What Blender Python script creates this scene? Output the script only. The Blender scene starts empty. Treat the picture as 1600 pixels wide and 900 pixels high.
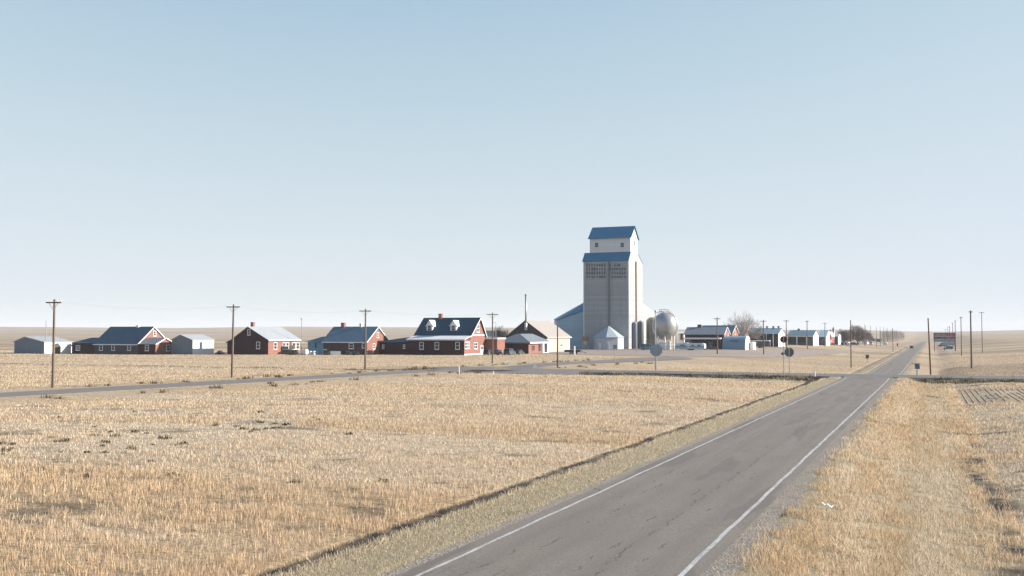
import bpy, bmesh, math, random
import numpy as np
from mathutils import Vector, Matrix
random.seed(7)
rng = np.random.default_rng(11)
scene = bpy.context.scene
COL = scene.collection
R = math.radians

# ------------------------------------------------------------------ survey: the eye of the photograph
F, HOR, CAMZ = 1600.0, 519.0, 6.0
YAW = R(22.25)
PITCH = math.atan((HOR - 450) / F)
FW = Vector((-math.sin(YAW) * math.cos(PITCH), math.cos(YAW) * math.cos(PITCH), math.sin(PITCH)))
RT = Vector((math.cos(YAW), math.sin(YAW), 0))
UP = RT.cross(FW)
EYE = Vector((0, 0, CAMZ))
HX = -8.0            # centre line of the highway
CY0, CY1 = 147.5, 157.5   # near and far edge of the crossing road


def ray(px, py):
    return FW * F + RT * (px - 800) + UP * (450 - py)


def sstep(a, b, x):
    t = np.clip((x - a) / (b - a), 0, 1)
    return t * t * (3 - 2 * t)


def vnoise(x, y, seed=0):
    """smooth value noise, 0..1"""
    x = np.asarray(x, float); y = np.asarray(y, float)
    xi = np.floor(x); yi = np.floor(y)
    fx = x - xi; fy = y - yi
    fx = fx * fx * (3 - 2 * fx); fy = fy * fy * (3 - 2 * fy)

    def h(a, b):
        v = np.sin(a * 127.1 + b * 311.7 + seed * 74.7) * 43758.5453
        return v - np.floor(v)
    return (h(xi, yi) * (1 - fx) + h(xi + 1, yi) * fx) * (1 - fy) + (h(xi, yi + 1) * (1 - fx) + h(xi + 1, yi + 1) * fx) * fy


def fbm(x, y, seed=0):
    return 0.55 * vnoise(x, y, seed) + 0.3 * vnoise(x * 2.1, y * 2.1, seed + 1) + 0.15 * vnoise(x * 4.3, y * 4.3, seed + 2)


HWY_Y = [-400, 0, 20, 137, 146, 159, 170, 207, 668, 1500, 3000, 20000]
HWY_Z = [0.7, 0.66, 0.57, -0.2, -0.22, -0.3, -1.0, -1.65, -2.6, -6.0, -6.0, -6.0]
HILL_PX = [-700, 0, 250, 330, 430, 700, 1210, 1330, 1420, 1480, 1600, 2300]
HILL_DY = [10, 7.5, 6, 6.5, 8, 7, 3.6, 3.2, 0.6, 0.4, 2.6, 4]


SIDE = []            # filled in once the side road is surveyed


def hwy_z(Y):
    return (np.interp(Y, HWY_Y, HWY_Z) + np.interp(Y - 3, HWY_Y, HWY_Z) + np.interp(Y + 3, HWY_Y, HWY_Z)) / 3


def terrain(X, Y):
    X = np.asarray(X, float); Y = np.asarray(Y, float)
    dx = X - HX
    adx = np.abs(dx)
    w = 1 - sstep(14, 60, adx)
    # right of the highway the far field lies about level with the road
    z = hwy_z(Y) * w
    inr = sstep(-60, -40, Y) * (1 - sstep(900, 1400, Y))
    gate = np.clip(np.maximum(1 - sstep(136, 143, Y), sstep(160, 170, Y)), 0, 1) * inr
    # cross-section of the highway: verge, ditch on the left, swale on the right
    wob = (vnoise(Y * 0.35, Y * 0 + 3.3, 5) - 0.5) * 0.2 + (vnoise(Y * 1.1, Y * 0 + 1.3, 4) - 0.5) * 0.16
    dl = -dx + wob * (dx < -5)
    left = np.interp(dl, [3.3, 5.45, 5.7, 7.3, 7.42, 13, 26], [0, -0.04, -0.50, -0.50, -0.42, -0.30, 0])
    rightp = np.interp(dx, [3.4, 4.4, 9.0, 10.5, 14, 18], [0, -0.05, -0.62, -0.65, -0.18, 0])
    z = z + gate * np.where(dx < 0, left, rightp)
    # bank of the crossing road
    off = sstep(4.5, 7.5, adx)
    wide = 1 - sstep(170, 260, adx)
    bank = np.interp(Y, [139.5, 142.5, 145.2, CY0 - 0.5, CY0, CY1, CY1 + 3, CY1 + 8], [0, -0.5, -0.62, 0.1, 0.14, 0.14, -0.25, 0])
    zc = -0.25 * (1 - w)
    z = z + (bank * off + 0.14 * (1 - off) * sstep(CY0 - 9, CY0, Y) * (1 - sstep(CY1, CY1 + 9, Y))
             + zc * sstep(130, 145, Y) * (1 - sstep(162, 180, Y))) * wide * np.where(dx < -62, 0, 1)
    # unevenness of the fields
    rough = sstep(5.5, 12, adx)
    if SIDE:
        so = np.abs((X - SIDE[0]) * SIDE[2] + (Y - SIDE[1]) * SIDE[3] - SIDE[4])
        near = (1 - sstep(SIDE[5] + 1, SIDE[5] + 9, so)) * sstep(70, 55, X) * (X < -30)
        rough = rough * (1 - near); z = z + 0.16 * near
    z = z + rough * ((fbm(X * 0.13, Y * 0.13, 9) - 0.5) * 0.16 + (vnoise(X * 0.02, Y * 0.05, 21) - 0.5) * 0.12) * (1 - sstep(150, 190, Y))
    # hills on the skyline
    d = X * -math.sin(YAW) + Y * math.cos(YAW)
    lat = X * math.cos(YAW) + Y * math.sin(YAW)
    px = 800 + F * lat / np.maximum(d, 1)
    rr = np.hypot(X, Y)
    hd = np.interp(px, HILL_PX, HILL_DY)
    z = z + np.where(d > 10, sstep(1300, 4300, rr) * (CAMZ - z + 4300 * hd / F), 0) * (rr > 1300)
    z = z + sstep(2200, 3600, rr) * (fbm(X * 0.0011, Y * 0.0011, 3) - 0.5) * 5
    return z


def tz(x, y):
    return float(terrain(np.array([x]), np.array([y]))[0])


def ground_at(px, py, z0=None):
    """the point of the ground seen at a place in the photograph"""
    d = ray(px, py)
    if z0 is not None:
        return EYE + d * ((z0 - CAMZ) / d.z)
    z = 0.0
    for _ in range(40):
        p = EYE + d * ((z - CAMZ) / d.z)
        zn = tz(p.x, p.y)
        z = 0.5 * z + 0.5 * zn
    return EYE + d * ((z - CAMZ) / d.z)


def on_y(px, py, Y):
    d = ray(px, py); return EYE + d * (Y / d.y)


def on_x(px, py, X):
    d = ray(px, py); return EYE + d * (X / d.x)


def depth_of(p):
    return (p - EYE).dot(FW)


def top_z(P, py):
    """height of a thing standing at P whose top shows at row py"""
    d = ray(800, py); s = depth_of(P) / d.dot(FW)
    return CAMZ + d.z * s - P.z


# ------------------------------------------------------------------ materials
def new_mat(name):
    m = bpy.data.materials.new(name); m.use_nodes = True
    nt = m.node_tree
    return m, nt, nt.nodes['Principled BSDF']


def N(nt, t, **kw):
    n = nt.nodes.new(t)
    for k, v in kw.items():
        if k in n.inputs.keys() if hasattr(n.inputs, 'keys') else False:
            n.inputs[k].default_value = v
        else:
            setattr(n, k, v)
    return n


def L(nt, a, b):
    nt.links.new(a, b)


def mixc(nt, fac, a, b):
    m = nt.nodes.new('ShaderNodeMix'); m.data_type = 'RGBA'
    for i, v in ((6, a), (7, b)):
        if isinstance(v, tuple): m.inputs[i].default_value = (*v, 1)
        else: nt.links.new(v, m.inputs[i])
    if isinstance(fac, (int, float)): m.inputs[0].default_value = fac
    else: nt.links.new(fac, m.inputs[0])
    return m.outputs[2]


def noise(nt, vec, scale, detail=4, rough=0.55, dist=0):
    n = nt.nodes.new('ShaderNodeTexNoise')
    n.inputs['Scale'].default_value = scale; n.inputs['Detail'].default_value = detail
    n.inputs['Roughness'].default_value = rough; n.inputs['Distortion'].default_value = dist
    nt.links.new(vec, n.inputs['Vector'])
    return n.outputs[0]


def rng_map(nt, v, a, b, c=0.0, d=1.0):
    m = nt.nodes.new('ShaderNodeMapRange'); m.inputs[1].default_value = a; m.inputs[2].default_value = b
    m.inputs[3].default_value = c; m.inputs[4].default_value = d
    nt.links.new(v, m.inputs[0]); return m.outputs[0]


def math_n(nt, op, a, b=None):
    m = nt.nodes.new('ShaderNodeMath'); m.operation = op
    for i, v in ((0, a), (1, b)):
        if v is None: continue
        if isinstance(v, (int, float)): m.inputs[i].default_value = v
        else: nt.links.new(v, m.inputs[i])
    return m.outputs[0]


def coords(nt, scale=(1, 1, 1)):
    t = nt.nodes.new('ShaderNodeNewGeometry')
    mp = nt.nodes.new('ShaderNodeMapping'); mp.inputs['Scale'].default_value = scale
    nt.links.new(t.outputs['Position'], mp.inputs['Vector'])
    return mp.outputs[0]


def obj_coords(nt, scale=(1, 1, 1)):
    t = nt.nodes.new('ShaderNodeTexCoord')
    mp = nt.nodes.new('ShaderNodeMapping'); mp.inputs['Scale'].default_value = scale
    nt.links.new(t.outputs['Object'], mp.inputs['Vector'])
    return mp.outputs[0]


def bump(nt, b, height, strength=0.4, dist=0.02):
    n = nt.nodes.new('ShaderNodeBump'); n.inputs['Strength'].default_value = strength; n.inputs['Distance'].default_value = dist
    nt.links.new(height, n.inputs['Height']); nt.links.new(n.outputs[0], b.inputs['Normal'])


MATS = {}


def paint(name, col, rough=0.6, var=0.12, stain=0.0, scale=1.5, metallic=0.0, spec=0.4):
    """weathered paint: base colour with patchy wear and streaks"""
    if name in MATS: return MATS[name]
    m, nt, b = new_mat(name)
    v = obj_coords(nt); n1 = noise(nt, v, scale, 6)
    lo = tuple(c * (1 - var) for c in col); hi = tuple(min(1, c * (1 + var)) for c in col)
    c = mixc(nt, rng_map(nt, n1, 0.3, 0.7), lo, hi)
    if stain:
        s = noise(nt, obj_coords(nt, (1.2, 1.2, 0.08)), 1.0, 5)
        c = mixc(nt, rng_map(nt, s, 0.55, 0.8, 0, stain), c, tuple(x * 0.45 for x in col))
    L(nt, c, b.inputs['Base Color'])
    b.inputs['Roughness'].default_value = rough; b.inputs['Metallic'].default_value = metallic
    b.inputs['Specular IOR Level'].default_value = spec
    MATS[name] = m
    return m


def siding(name, col, board=0.2, axis='z', gap=0.55, var=0.15, stain=0.25, rough=0.65, metallic=0.0):
    """boards or sheet metal: lines at a fixed spacing plus weather streaks"""
    if name in MATS: return MATS[name]
    m, nt, b = new_mat(name)
    t = nt.nodes.new('ShaderNodeTexCoord'); sp = nt.nodes.new('ShaderNodeSeparateXYZ')
    L(nt, t.outputs['Object'], sp.inputs[0])
    if axis == 'z': src = sp.outputs[2]
    else: src = math_n(nt, 'ADD', sp.outputs[0], sp.outputs[1])
    fr = math_n(nt, 'FRACT', math_n(nt, 'DIVIDE', src, board))
    line = math_n(nt, 'LESS_THAN', fr, 0.12)
    bid = math_n(nt, 'FLOOR', math_n(nt, 'DIVIDE', src, board))
    wn = nt.nodes.new('ShaderNodeTexWhiteNoise'); wn.noise_dimensions = '1D'; L(nt, bid, wn.inputs['W'])
    n1 = noise(nt, obj_coords(nt), 0.9, 6)
    k = math_n(nt, 'ADD', math_n(nt, 'MULTIPLY', wn.outputs[0], 0.5), math_n(nt, 'MULTIPLY', n1, 0.6))
    lo = tuple(c * (1 - var) for c in col); hi = tuple(min(1, c * (1 + var)) for c in col)
    c = mixc(nt, k, lo, hi)
    s = noise(nt, obj_coords(nt, (1.0, 1.0, 0.06)), 0.9, 5)
    c = mixc(nt, rng_map(nt, s, 0.52, 0.8, 0, stain), c, tuple(x * 0.5 for x in col))
    c = mixc(nt, math_n(nt, 'MULTIPLY', line, 1 - gap), c, tuple(x * 0.6 for x in col))
    L(nt, c, b.inputs['Base Color']); b.inputs['Roughness'].default_value = rough
    b.inputs['Metallic'].default_value = metallic; b.inputs['Specular IOR Level'].default_value = 0.25
    bump(nt, b, fr, 0.3, board * 0.08)
    MATS[name] = m
    return m


def glass(name='window_glass', col=(0.03, 0.04, 0.05), rough=0.06):
    if name in MATS: return MATS[name]
    m, nt, b = new_mat(name)
    c = mixc(nt, noise(nt, obj_coords(nt), 0.7, 2), tuple(x * 0.6 for x in col), tuple(x * 1.5 for x in col))
    L(nt, c, b.inputs['Base Color']); b.inputs['Roughness'].default_value = rough
    b.inputs['Specular IOR Level'].default_value = 0.45
    MATS[name] = m
    return m


# ------------------------------------------------------------------ mesh building
class MB:
    def __init__(s): s.v = []; s.f = []

    def add(s, vs, fs):
        o = len(s.v); s.v += [tuple(p) for p in vs]; s.f += [tuple(i + o for i in q) for q in fs]
        return s

    def box(s, x0, x1, y0, y1, z0, z1):
        v = [(x, y, z) for z in (z0, z1) for y in (y0, y1) for x in (x0, x1)]
        return s.add(v, [(0, 2, 3, 1), (4, 5, 7, 6), (0, 1, 5, 4), (2, 6, 7, 3), (0, 4, 6, 2), (1, 3, 7, 5)])

    def prism(s, poly, vec):
        """closed prism: polygon (3D points) swept by vec"""
        n = len(poly); vec = Vector(vec)
        a = [Vector(p) for p in poly]; b = [p + vec for p in a]
        return s.add(a + b, [tuple(range(n - 1, -1, -1)), tuple(range(n, 2 * n))] +
                     [(i, (i + 1) % n, n + (i + 1) % n, n + i) for i in range(n)])

    def slab(s, quad, t):
        """a plate with four corners and thickness t (below)"""
        q = [Vector(p) for p in quad]
        nrm = (q[1] - q[0]).cross(q[2] - q[0]).normalized()
        if nrm.z < 0: nrm = -nrm
        return s.prism(q, -nrm * t)

    def tube(s, a, b, r0, r1=None, n=8, caps=True):
        a = Vector(a); b = Vector(b); r1 = r0 if r1 is None else r1
        d = (b - a).normalized(); u = d.orthogonal().normalized(); w = d.cross(u)
        vs = []
        for p, r in ((a, r0), (b, r1)):
            for i in range(n):
                t = 2 * math.pi * i / n
                vs.append(p + u * math.cos(t) * r + w * math.sin(t) * r)
        fs = [(i, (i + 1) % n, n + (i + 1) % n, n + i) for i in range(n)]
        if caps: fs += [tuple(range(n - 1, -1, -1)), tuple(range(n, 2 * n))]
        return s.add(vs, fs)

    def path(s, pts, r, n=6):
        for a, b in zip(pts[:-1], pts[1:]): s.tube(a, b, r, r, n)
        return s

    def lathe(s, prof, c=(0, 0, 0), n=24, rot=0):
        """profile [(radius, z)] turned about the vertical"""
        vs = []; fs = []
        for r, z in prof:
            for i in range(n):
                t = 2 * math.pi * i / n + rot
                vs.append((c[0] + r * math.cos(t), c[1] + r * math.sin(t), c[2] + z))
        for k in range(len(prof) - 1):
            for i in range(n):
                fs.append((k * n + i, k * n + (i + 1) % n, (k + 1) * n + (i + 1) % n, (k + 1) * n + i))
        fs.append(tuple(range(n - 1, -1, -1))); fs.append(tuple(range((len(prof) - 1) * n, len(prof) * n)))
        return s.add(vs, fs)

    def build(s, name, mat, parent=None, smooth=False, loc=None):
        me = bpy.data.meshes.new(name); me.from_pydata(s.v, [], s.f)
        bm = bmesh.new(); bm.from_mesh(me); bmesh.ops.recalc_face_normals(bm, faces=bm.faces); bm.to_mesh(me); bm.free()
        if smooth: me.polygons.foreach_set('use_smooth', [True] * len(me.polygons))
        me.materials.append(mat)
        o = bpy.data.objects.new(name, me); COL.objects.link(o)
        if parent: o.parent = parent
        if loc is not None: o.location = loc
        return o


def tag(o, label=None, cat=None, group=None, kind=None):
    if label: o['label'] = label
    if cat: o['category'] = cat
    if group: o['group'] = group
    if kind: o['kind'] = kind
    return o


def empty(name, loc, label, cat, group=None, rz=0.0):
    o = bpy.data.objects.new(name, None); COL.objects.link(o)
    o.empty_display_size = 0.3
    o.location = loc; o.rotation_euler = (0, 0, rz)
    return tag(o, label, cat, group)


def copy_tree(o, parent=None):
    c = o.copy(); COL.objects.link(c)
    if parent: c.parent = parent
    for ch in list(o.children): copy_tree(ch, c)
    return c


# ------------------------------------------------------------------ sky, sun, camera
SUN_EL, SUN_AZ = 22.0, 26.0      # azimuth measured from +X towards +Y
sd = Vector((math.cos(R(SUN_EL)) * math.cos(R(SUN_AZ)), math.cos(R(SUN_EL)) * math.sin(R(SUN_AZ)), math.sin(R(SUN_EL))))
world = bpy.data.worlds.new('World'); scene.world = world; world.use_nodes = True
wt = world.node_tree
bg = wt.nodes['Background']
sky = wt.nodes.new('ShaderNodeTexSky'); sky.sky_type = 'NISHITA'; sky.sun_disc = False
sky.sun_elevation = R(SUN_EL); sky.sun_rotation = R(90 - SUN_AZ)
sky.altitude = 1500; sky.air_density = 1.0; sky.dust_density = 0.0; sky.ozone_density = 2.5
# pale prairie sky: the Nishita sky with its contrast softened channel by channel, as film would
sx_ = wt.nodes.new('ShaderNodeSeparateColor'); cx_ = wt.nodes.new('ShaderNodeCombineColor')
wt.links.new(sky.outputs[0], sx_.inputs[0])


def soften(i, p, a, k):
    def M(op, x, y):
        n = wt.nodes.new('ShaderNodeMath'); n.operation = op
        for j, v in ((0, x), (1, y)):
            if isinstance(v, (int, float)): n.inputs[j].default_value = v
            else: wt.links.new(v, n.inputs[j])
        return n.outputs[0]
    q = M('POWER', sx_.outputs[i], p)
    if a: q = M('DIVIDE', q, M('ADD', q, a))
    wt.links.new(M('MULTIPLY', q, k), cx_.inputs[i])


soften(0, 1.9, 1.01, 4.70); soften(1, 1.9, 1.63, 5.22); soften(2, 0.29, 0, 3.13)
wt.links.new(cx_.outputs[0], bg.inputs['Color'])
bg.inputs['Strength'].default_value = 0.068
sl = bpy.data.lights.new('sun', 'SUN'); sl.energy = 5.0; sl.angle = R(0.5); sl.color = (1.0, 0.93, 0.84)
so = bpy.data.objects.new('sun', sl); COL.objects.link(so)
so.rotation_euler = sd.to_track_quat('Z', 'Y').to_euler(); so.location = (0, 0, 60)
cam = bpy.data.cameras.new('camera'); cam.sensor_width = 36; cam.lens = 36 * F / 1600; cam.clip_start = 0.1; cam.clip_end = 60000
co = bpy.data.objects.new('camera', cam); COL.objects.link(co); co.location = EYE
co.rotation_euler = Matrix((RT, UP, -FW)).transposed().to_euler()
scene.camera = co
scene.view_settings.view_transform = 'Standard'; scene.view_settings.look = 'None'
scene.view_settings.exposure = 1.21; scene.view_settings.gamma = 1.0
scene.render.engine = 'CYCLES'
scene.cycles.max_bounces = 5; scene.cycles.diffuse_bounces = 2; scene.cycles.glossy_bounces = 2
scene.cycles.transmission_bounces = 2; scene.cycles.volume_bounces = 0; scene.cycles.transparent_max_bounces = 6
scene.cycles.use_denoising = True
#==GROUND==
# ------------------------------------------------------------------ ground
def graded(core, lo, hi, step0, grow):
    a = list(core)
    s = step0
    while a[-1] < hi: s *= grow; a.append(a[-1] + s)
    s = step0
    while a[0] > lo: s *= grow; a.insert(0, a[0] - s)
    return np.array(a)


GX = graded(np.concatenate([np.arange(HX - 16, HX - 8, 0.5), np.arange(HX - 8, HX - 3, 0.14), np.arange(HX - 3, HX + 20, 0.5)]), -14000, 14000, 0.5, 1.045)
GY = graded(np.concatenate([np.arange(-25, 60, 0.6), np.arange(60, 138, 1.2), np.arange(138, 165, 0.5)]), -400, 15000, 0.6, 1.035)

# straight road on the left, from its edges in the photograph
LR_A0, LR_A1 = ground_at(0, 616, 0), ground_at(835, 570.5, 0)     # far edge
LR_B0, LR_B1 = ground_at(0, 626, 0), ground_at(700, 581.3, 0)     # near edge
lr_dir = ((LR_A1 - LR_A0) + (LR_B1 - LR_B0)).normalized()
lr_nrm = Vector((-lr_dir.y, lr_dir.x, 0))
lr_c = (LR_A0 + LR_B0) / 2
lr_far = max(0.0, ((LR_A0 - lr_c).dot(lr_nrm) + (LR_A1 - lr_c).dot(lr_nrm)) / 2)
lr_near = min(0.0, ((LR_B0 - lr_c).dot(lr_nrm) + (LR_B1 - lr_c).dot(lr_nrm)) / 2)


SIDE += [lr_c.x, lr_c.y, lr_nrm.x, lr_nrm.y, (lr_far + lr_near) / 2, (lr_far - lr_near) / 2]


def left_road_off(X, Y):
    return (X - lr_c.x) * lr_nrm.x + (Y - lr_c.y) * lr_nrm.y


def poly_mask(poly, X, Y):
    c = np.zeros(np.shape(X), bool)
    n = len(poly)
    for i in range(n):
        x0, y0 = poly[i][0], poly[i][1]; x1, y1 = poly[(i + 1) % n][0], poly[(i + 1) % n][1]
        cond = ((y0 > Y) != (y1 > Y))
        with np.errstate(divide='ignore', invalid='ignore'):
            xi = (x1 - x0) * (Y - y0) / (y1 - y0 if y1 != y0 else 1e-9) + x0
        c ^= cond & (X < xi)
    return c


LOT = [ground_at(*p, 0) for p in ((862, 553.5), (1000, 556.2), (1060, 557.5), (1130, 555), (1200, 553.5), (1262, 549.5), (1330, 543), (1330, 541.0), (1200, 543.5),
                                   (1180, 545.5), (1060, 545.2), (980, 544.2), (892, 544.2), (862, 546.5), (826, 552.5))]
ROWS = [ground_at(*p) for p in ((1478, 609), (1640, 609), (1660, 633), (1508, 631))]
BROWN = [ground_at(*p, 0) for p in ((1462, 572), (1470, 560), (1700, 558), (1760, 580), (1600, 583))]


def field_soil(X, Y):
    """0..1: how bare the ground is (dark soil showing between the straw)"""
    dx = X - HX
    rr = np.hypot(X, Y)
    a = fbm(X * 0.35 + 4, Y * 0.55, 31)
    b = fbm(X * 0.06, Y * 0.14, 41)
    patch = sstep(0.65, 0.72, a) * sstep(0.46, 0.64, b)
    # wheel track of bare ground in the right-hand field
    tx = HX + 10.0 + 0.25 * np.sin(Y * 0.21)
    track = (1 - sstep(0.3, 0.9, np.abs(X - tx))) * sstep(0.40, 0.54, fbm(X * 0.9, Y * 0.8, 51)) * (1 - sstep(62, 72, Y)) * (Y > 22)
    clod = sstep(0.56, 0.64, fbm(X * 0.8, Y * 1.3, 33)) * sstep(0.40, 0.55, fbm(X * 0.11, Y * 0.11, 35)) * ((dx > 10.5) & (Y < 62))
    gaps = sstep(0.63, 0.70, fbm(X * 0.9, Y * 1.5, 37)) * sstep(0.45, 0.6, fbm(X * 0.12, Y * 0.2, 39)) * ((dx < -8) & (Y < 70))
    return np.clip(np.maximum(np.maximum(patch * (rr < 170), track), np.maximum(clod, gaps)), 0, 1)


MATTED = [ground_at(*p) for p in ((-60, 697), (90, 690), (250, 676), (380, 655), (470, 655), (440, 668), (330, 690), (210, 703), (60, 715), (-60, 716))]


def straw_kind(X, Y):
    """0..1: pale matted straw (0) to tall golden stubble (1), in bands across the field"""
    u = X * 0.996 + Y * 0.087; v = -X * 0.06 + Y
    bands = fbm(u * 0.008, v * 0.16, 61)
    blot = fbm(X * 0.09, Y * 0.12, 71)
    k = 0.02 + 0.80 * sstep(0.32, 0.66, 0.74 * bands + 0.26 * blot) + 0.5 * (fbm(X * 0.5, Y * 0.9, 81) - 0.5) + 0.34 * (1 - sstep(28, 62, Y)) * (X < HX)
    k = np.clip(k, 0, 1)
    return np.where(poly_mask(MATTED, X + 3 * (vnoise(X * 0.3, Y * 0.3, 7) - 0.5), Y + 5 * (vnoise(X * 0.25, Y * 0.25, 6) - 0.5)), 0.0, k)


def make_ground():
    X, Y = np.meshgrid(GX, GY)
    Z = terrain(X, Y)
    dx = np.abs(X - HX)
    road = (dx < 3.6) & (Y < 3000)
    Z = Z - np.where(road, 0.07, 0)
    cr = (Y > CY0 - 0.2) & (Y < CY1 + 0.2) & (X > -120)
    Z = Z - np.where(cr, 0.05, 0)
    ny, nx = X.shape
    v = np.stack([X, Y, Z], -1).reshape(-1, 3)
    idx = np.arange(nx * ny).reshape(ny, nx)
    q = np.stack([idx[:-1, :-1], idx[:-1, 1:], idx[1:, 1:], idx[1:, :-1]], -1).reshape(-1, 4)
    me = bpy.data.meshes.new('ground')
    me.vertices.add(len(v)); me.vertices.foreach_set('co', v.astype(np.float32).ravel())
    me.loops.add(q.size); me.loops.foreach_set('vertex_index', q.astype(np.int32).ravel())
    me.polygons.add(len(q)); me.polygons.foreach_set('loop_start', np.arange(0, q.size, 4, dtype=np.int32))
    me.polygons.foreach_set('use_smooth', np.ones(len(q), bool))
    me.update()
    soil = np.clip(field_soil(X, Y), 0, 1) * np.where(X < HX, 0.62, 1.0)
    ditch = ((X - HX) < -5.45) & ((X - HX) > -7.36) & (Y < 141)
    bankm = (Y > 140) & (Y < CY0) & (dx > 5)
    soil = np.maximum(soil, np.where(ditch | bankm, 1.0, 0))  # ditch and crossing bank: shade painted as the darkest ground colour
    brown = poly_mask(BROWN, X, Y) * 1.0
    kind = straw_kind(X, Y)
    verge = np.where((dx > 3.3) & (dx < 12) & (X > HX) & (Y < CY0), 1 - sstep(8, 12, dx), 0) + np.where((dx > 3.3) & (dx < 5.4) & (X < HX), 1, 0)
    col = me.color_attributes.new('zone', 'FLOAT_COLOR', 'POINT')
    c4 = np.stack([soil, kind, brown, verge], -1).reshape(-1, 4).astype(np.float32)
    col.data.foreach_set('color', c4.ravel())
    o = bpy.data.objects.new('ground', me); COL.objects.link(o)
    m, nt, b = new_mat('straw_ground')
    at = nt.nodes.new('ShaderNodeAttribute'); at.attribute_name = 'zone'
    sp = nt.nodes.new('ShaderNodeSeparateColor'); L(nt, at.outputs['Color'], sp.inputs[0])
    P = coords(nt)
    fine = noise(nt, P, 5.5, 6, 0.7)
    mid = noise(nt, coords(nt, (0.35, 0.8, 1)), 1.0, 5, 0.6)
    band = noise(nt, coords(nt, (0.006, 0.045, 1)), 1.0, 5, 0.6, 0.3)
    bandf = noise(nt, coords(nt, (0.0012, 0.006, 0)), 1.0, 4, 0.55)
    c = mixc(nt, sp.outputs[1], PALE, GOLD)
    c = mixc(nt, rng_map(nt, band, 0.35, 0.65), c, mixc(nt, 0.5, c, (0.340, 0.245, 0.143)))
    c = mixc(nt, rng_map(nt, bandf, 0.4, 0.62, 0, 0.45), c, (0.381, 0.299, 0.197))
    c = mixc(nt, rng_map(nt, mid, 0.45, 0.75, 0, 0.5), c, (0.272, 0.204, 0.122))
    c = mixc(nt, rng_map(nt, fine, 0.44, 0.62, 0, 0.8), c, (0.135, 0.10, 0.065))
    c = mixc(nt, rng_map(nt, noise(nt, P, 11, 4, 0.7), 0.56, 0.7, 0, 0.5), c, (0.422, 0.347, 0.245))
    c = mixc(nt, math_n(nt, 'MULTIPLY', at.outputs['Alpha'], 0.7), c, mixc(nt, rng_map(nt, fine, 0.3, 0.7), (0.177, 0.153, 0.095), (0.340, 0.286, 0.190)))
    c = mixc(nt, math_n(nt, 'MULTIPLY', sp.outputs[2], rng_map(nt, band, 0.3, 0.6, 0.35, 0.9)), c, (0.184, 0.126, 0.078))
    c = mixc(nt, math_n(nt, 'MULTIPLY', sp.outputs[0], rng_map(nt, mid, 0.3, 0.6, 0.6, 1.0)), c, (0.028, 0.026, 0.024))  # bare soil patches, plus painted shade in ditch and on crossing bank
    far1 = noise(nt, coords(nt, (0.0009, 0.011, 0)), 1.0, 4, 0.65, 0.2)
    vl0 = nt.nodes.new('ShaderNodeVectorMath'); vl0.operation = 'LENGTH'; L(nt, coords(nt), vl0.inputs[0])
    fargate = rng_map(nt, vl0.outputs['Value'], 160, 420)
    c = mixc(nt, math_n(nt, 'MULTIPLY', fargate, rng_map(nt, far1, 0.48, 0.55, 0, 0.9)), c, (0.25, 0.185, 0.125))
    c = mixc(nt, math_n(nt, 'MULTIPLY', fargate, rng_map(nt, far1, 0.40, 0.33, 0, 0.6)), c, (0.47, 0.405, 0.30))
    far2 = noise(nt, coords(nt, (0.0018, 0.035, 0)), 1.0, 3, 0.6)
    c = mixc(nt, math_n(nt, 'MULTIPLY', fargate, rng_map(nt, far2, 0.57, 0.61, 0, 0.75)), c, (0.17, 0.135, 0.10))
    # far ridges carry dark sage scrub
    vl = nt.nodes.new('ShaderNodeVectorMath'); vl.operation = 'LENGTH'; L(nt, coords(nt), vl.inputs[0])
    c = mixc(nt, math_n(nt, 'MULTIPLY', rng_map(nt, vl.outputs['Value'], 3300, 4100), 0.5), c, mixc(nt, rng_map(nt, bandf, 0.4, 0.6), (0.136, 0.116, 0.102), (0.204, 0.163, 0.122)))
    L(nt, c, b.inputs['Base Color']); b.inputs['Roughness'].default_value = 0.95; b.inputs['Specular IOR Level'].default_value = 0.1
    bump(nt, b, fine, 0.6, 0.12)
    me.materials.append(m)
    tag(o, kind='structure')


PALE, GOLD = (0.53, 0.43, 0.31), (0.44, 0.32, 0.19)
make_ground()


def strip_mesh(name, pts_l, pts_r, mat, parent=None, lift=0.0, kind='structure', thick=0.0):
    v = []; f = []
    for a, b in zip(pts_l, pts_r):
        v += [(a[0], a[1], a[2] + lift), (b[0], b[1], b[2] + lift)]
    for i in range(len(pts_l) - 1): f.append((2 * i, 2 * i + 1, 2 * i + 3, 2 * i + 2))
    me = bpy.data.meshes.new(name); me.from_pydata(v, [], f); me.materials.append(mat); me.update()
    me.polygons.foreach_set('use_smooth', [True] * len(f))
    o = bpy.data.objects.new(name, me); COL.objects.link(o)
    if parent: o.parent = parent
    if kind and not parent: tag(o, kind=kind)
    return o


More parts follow.
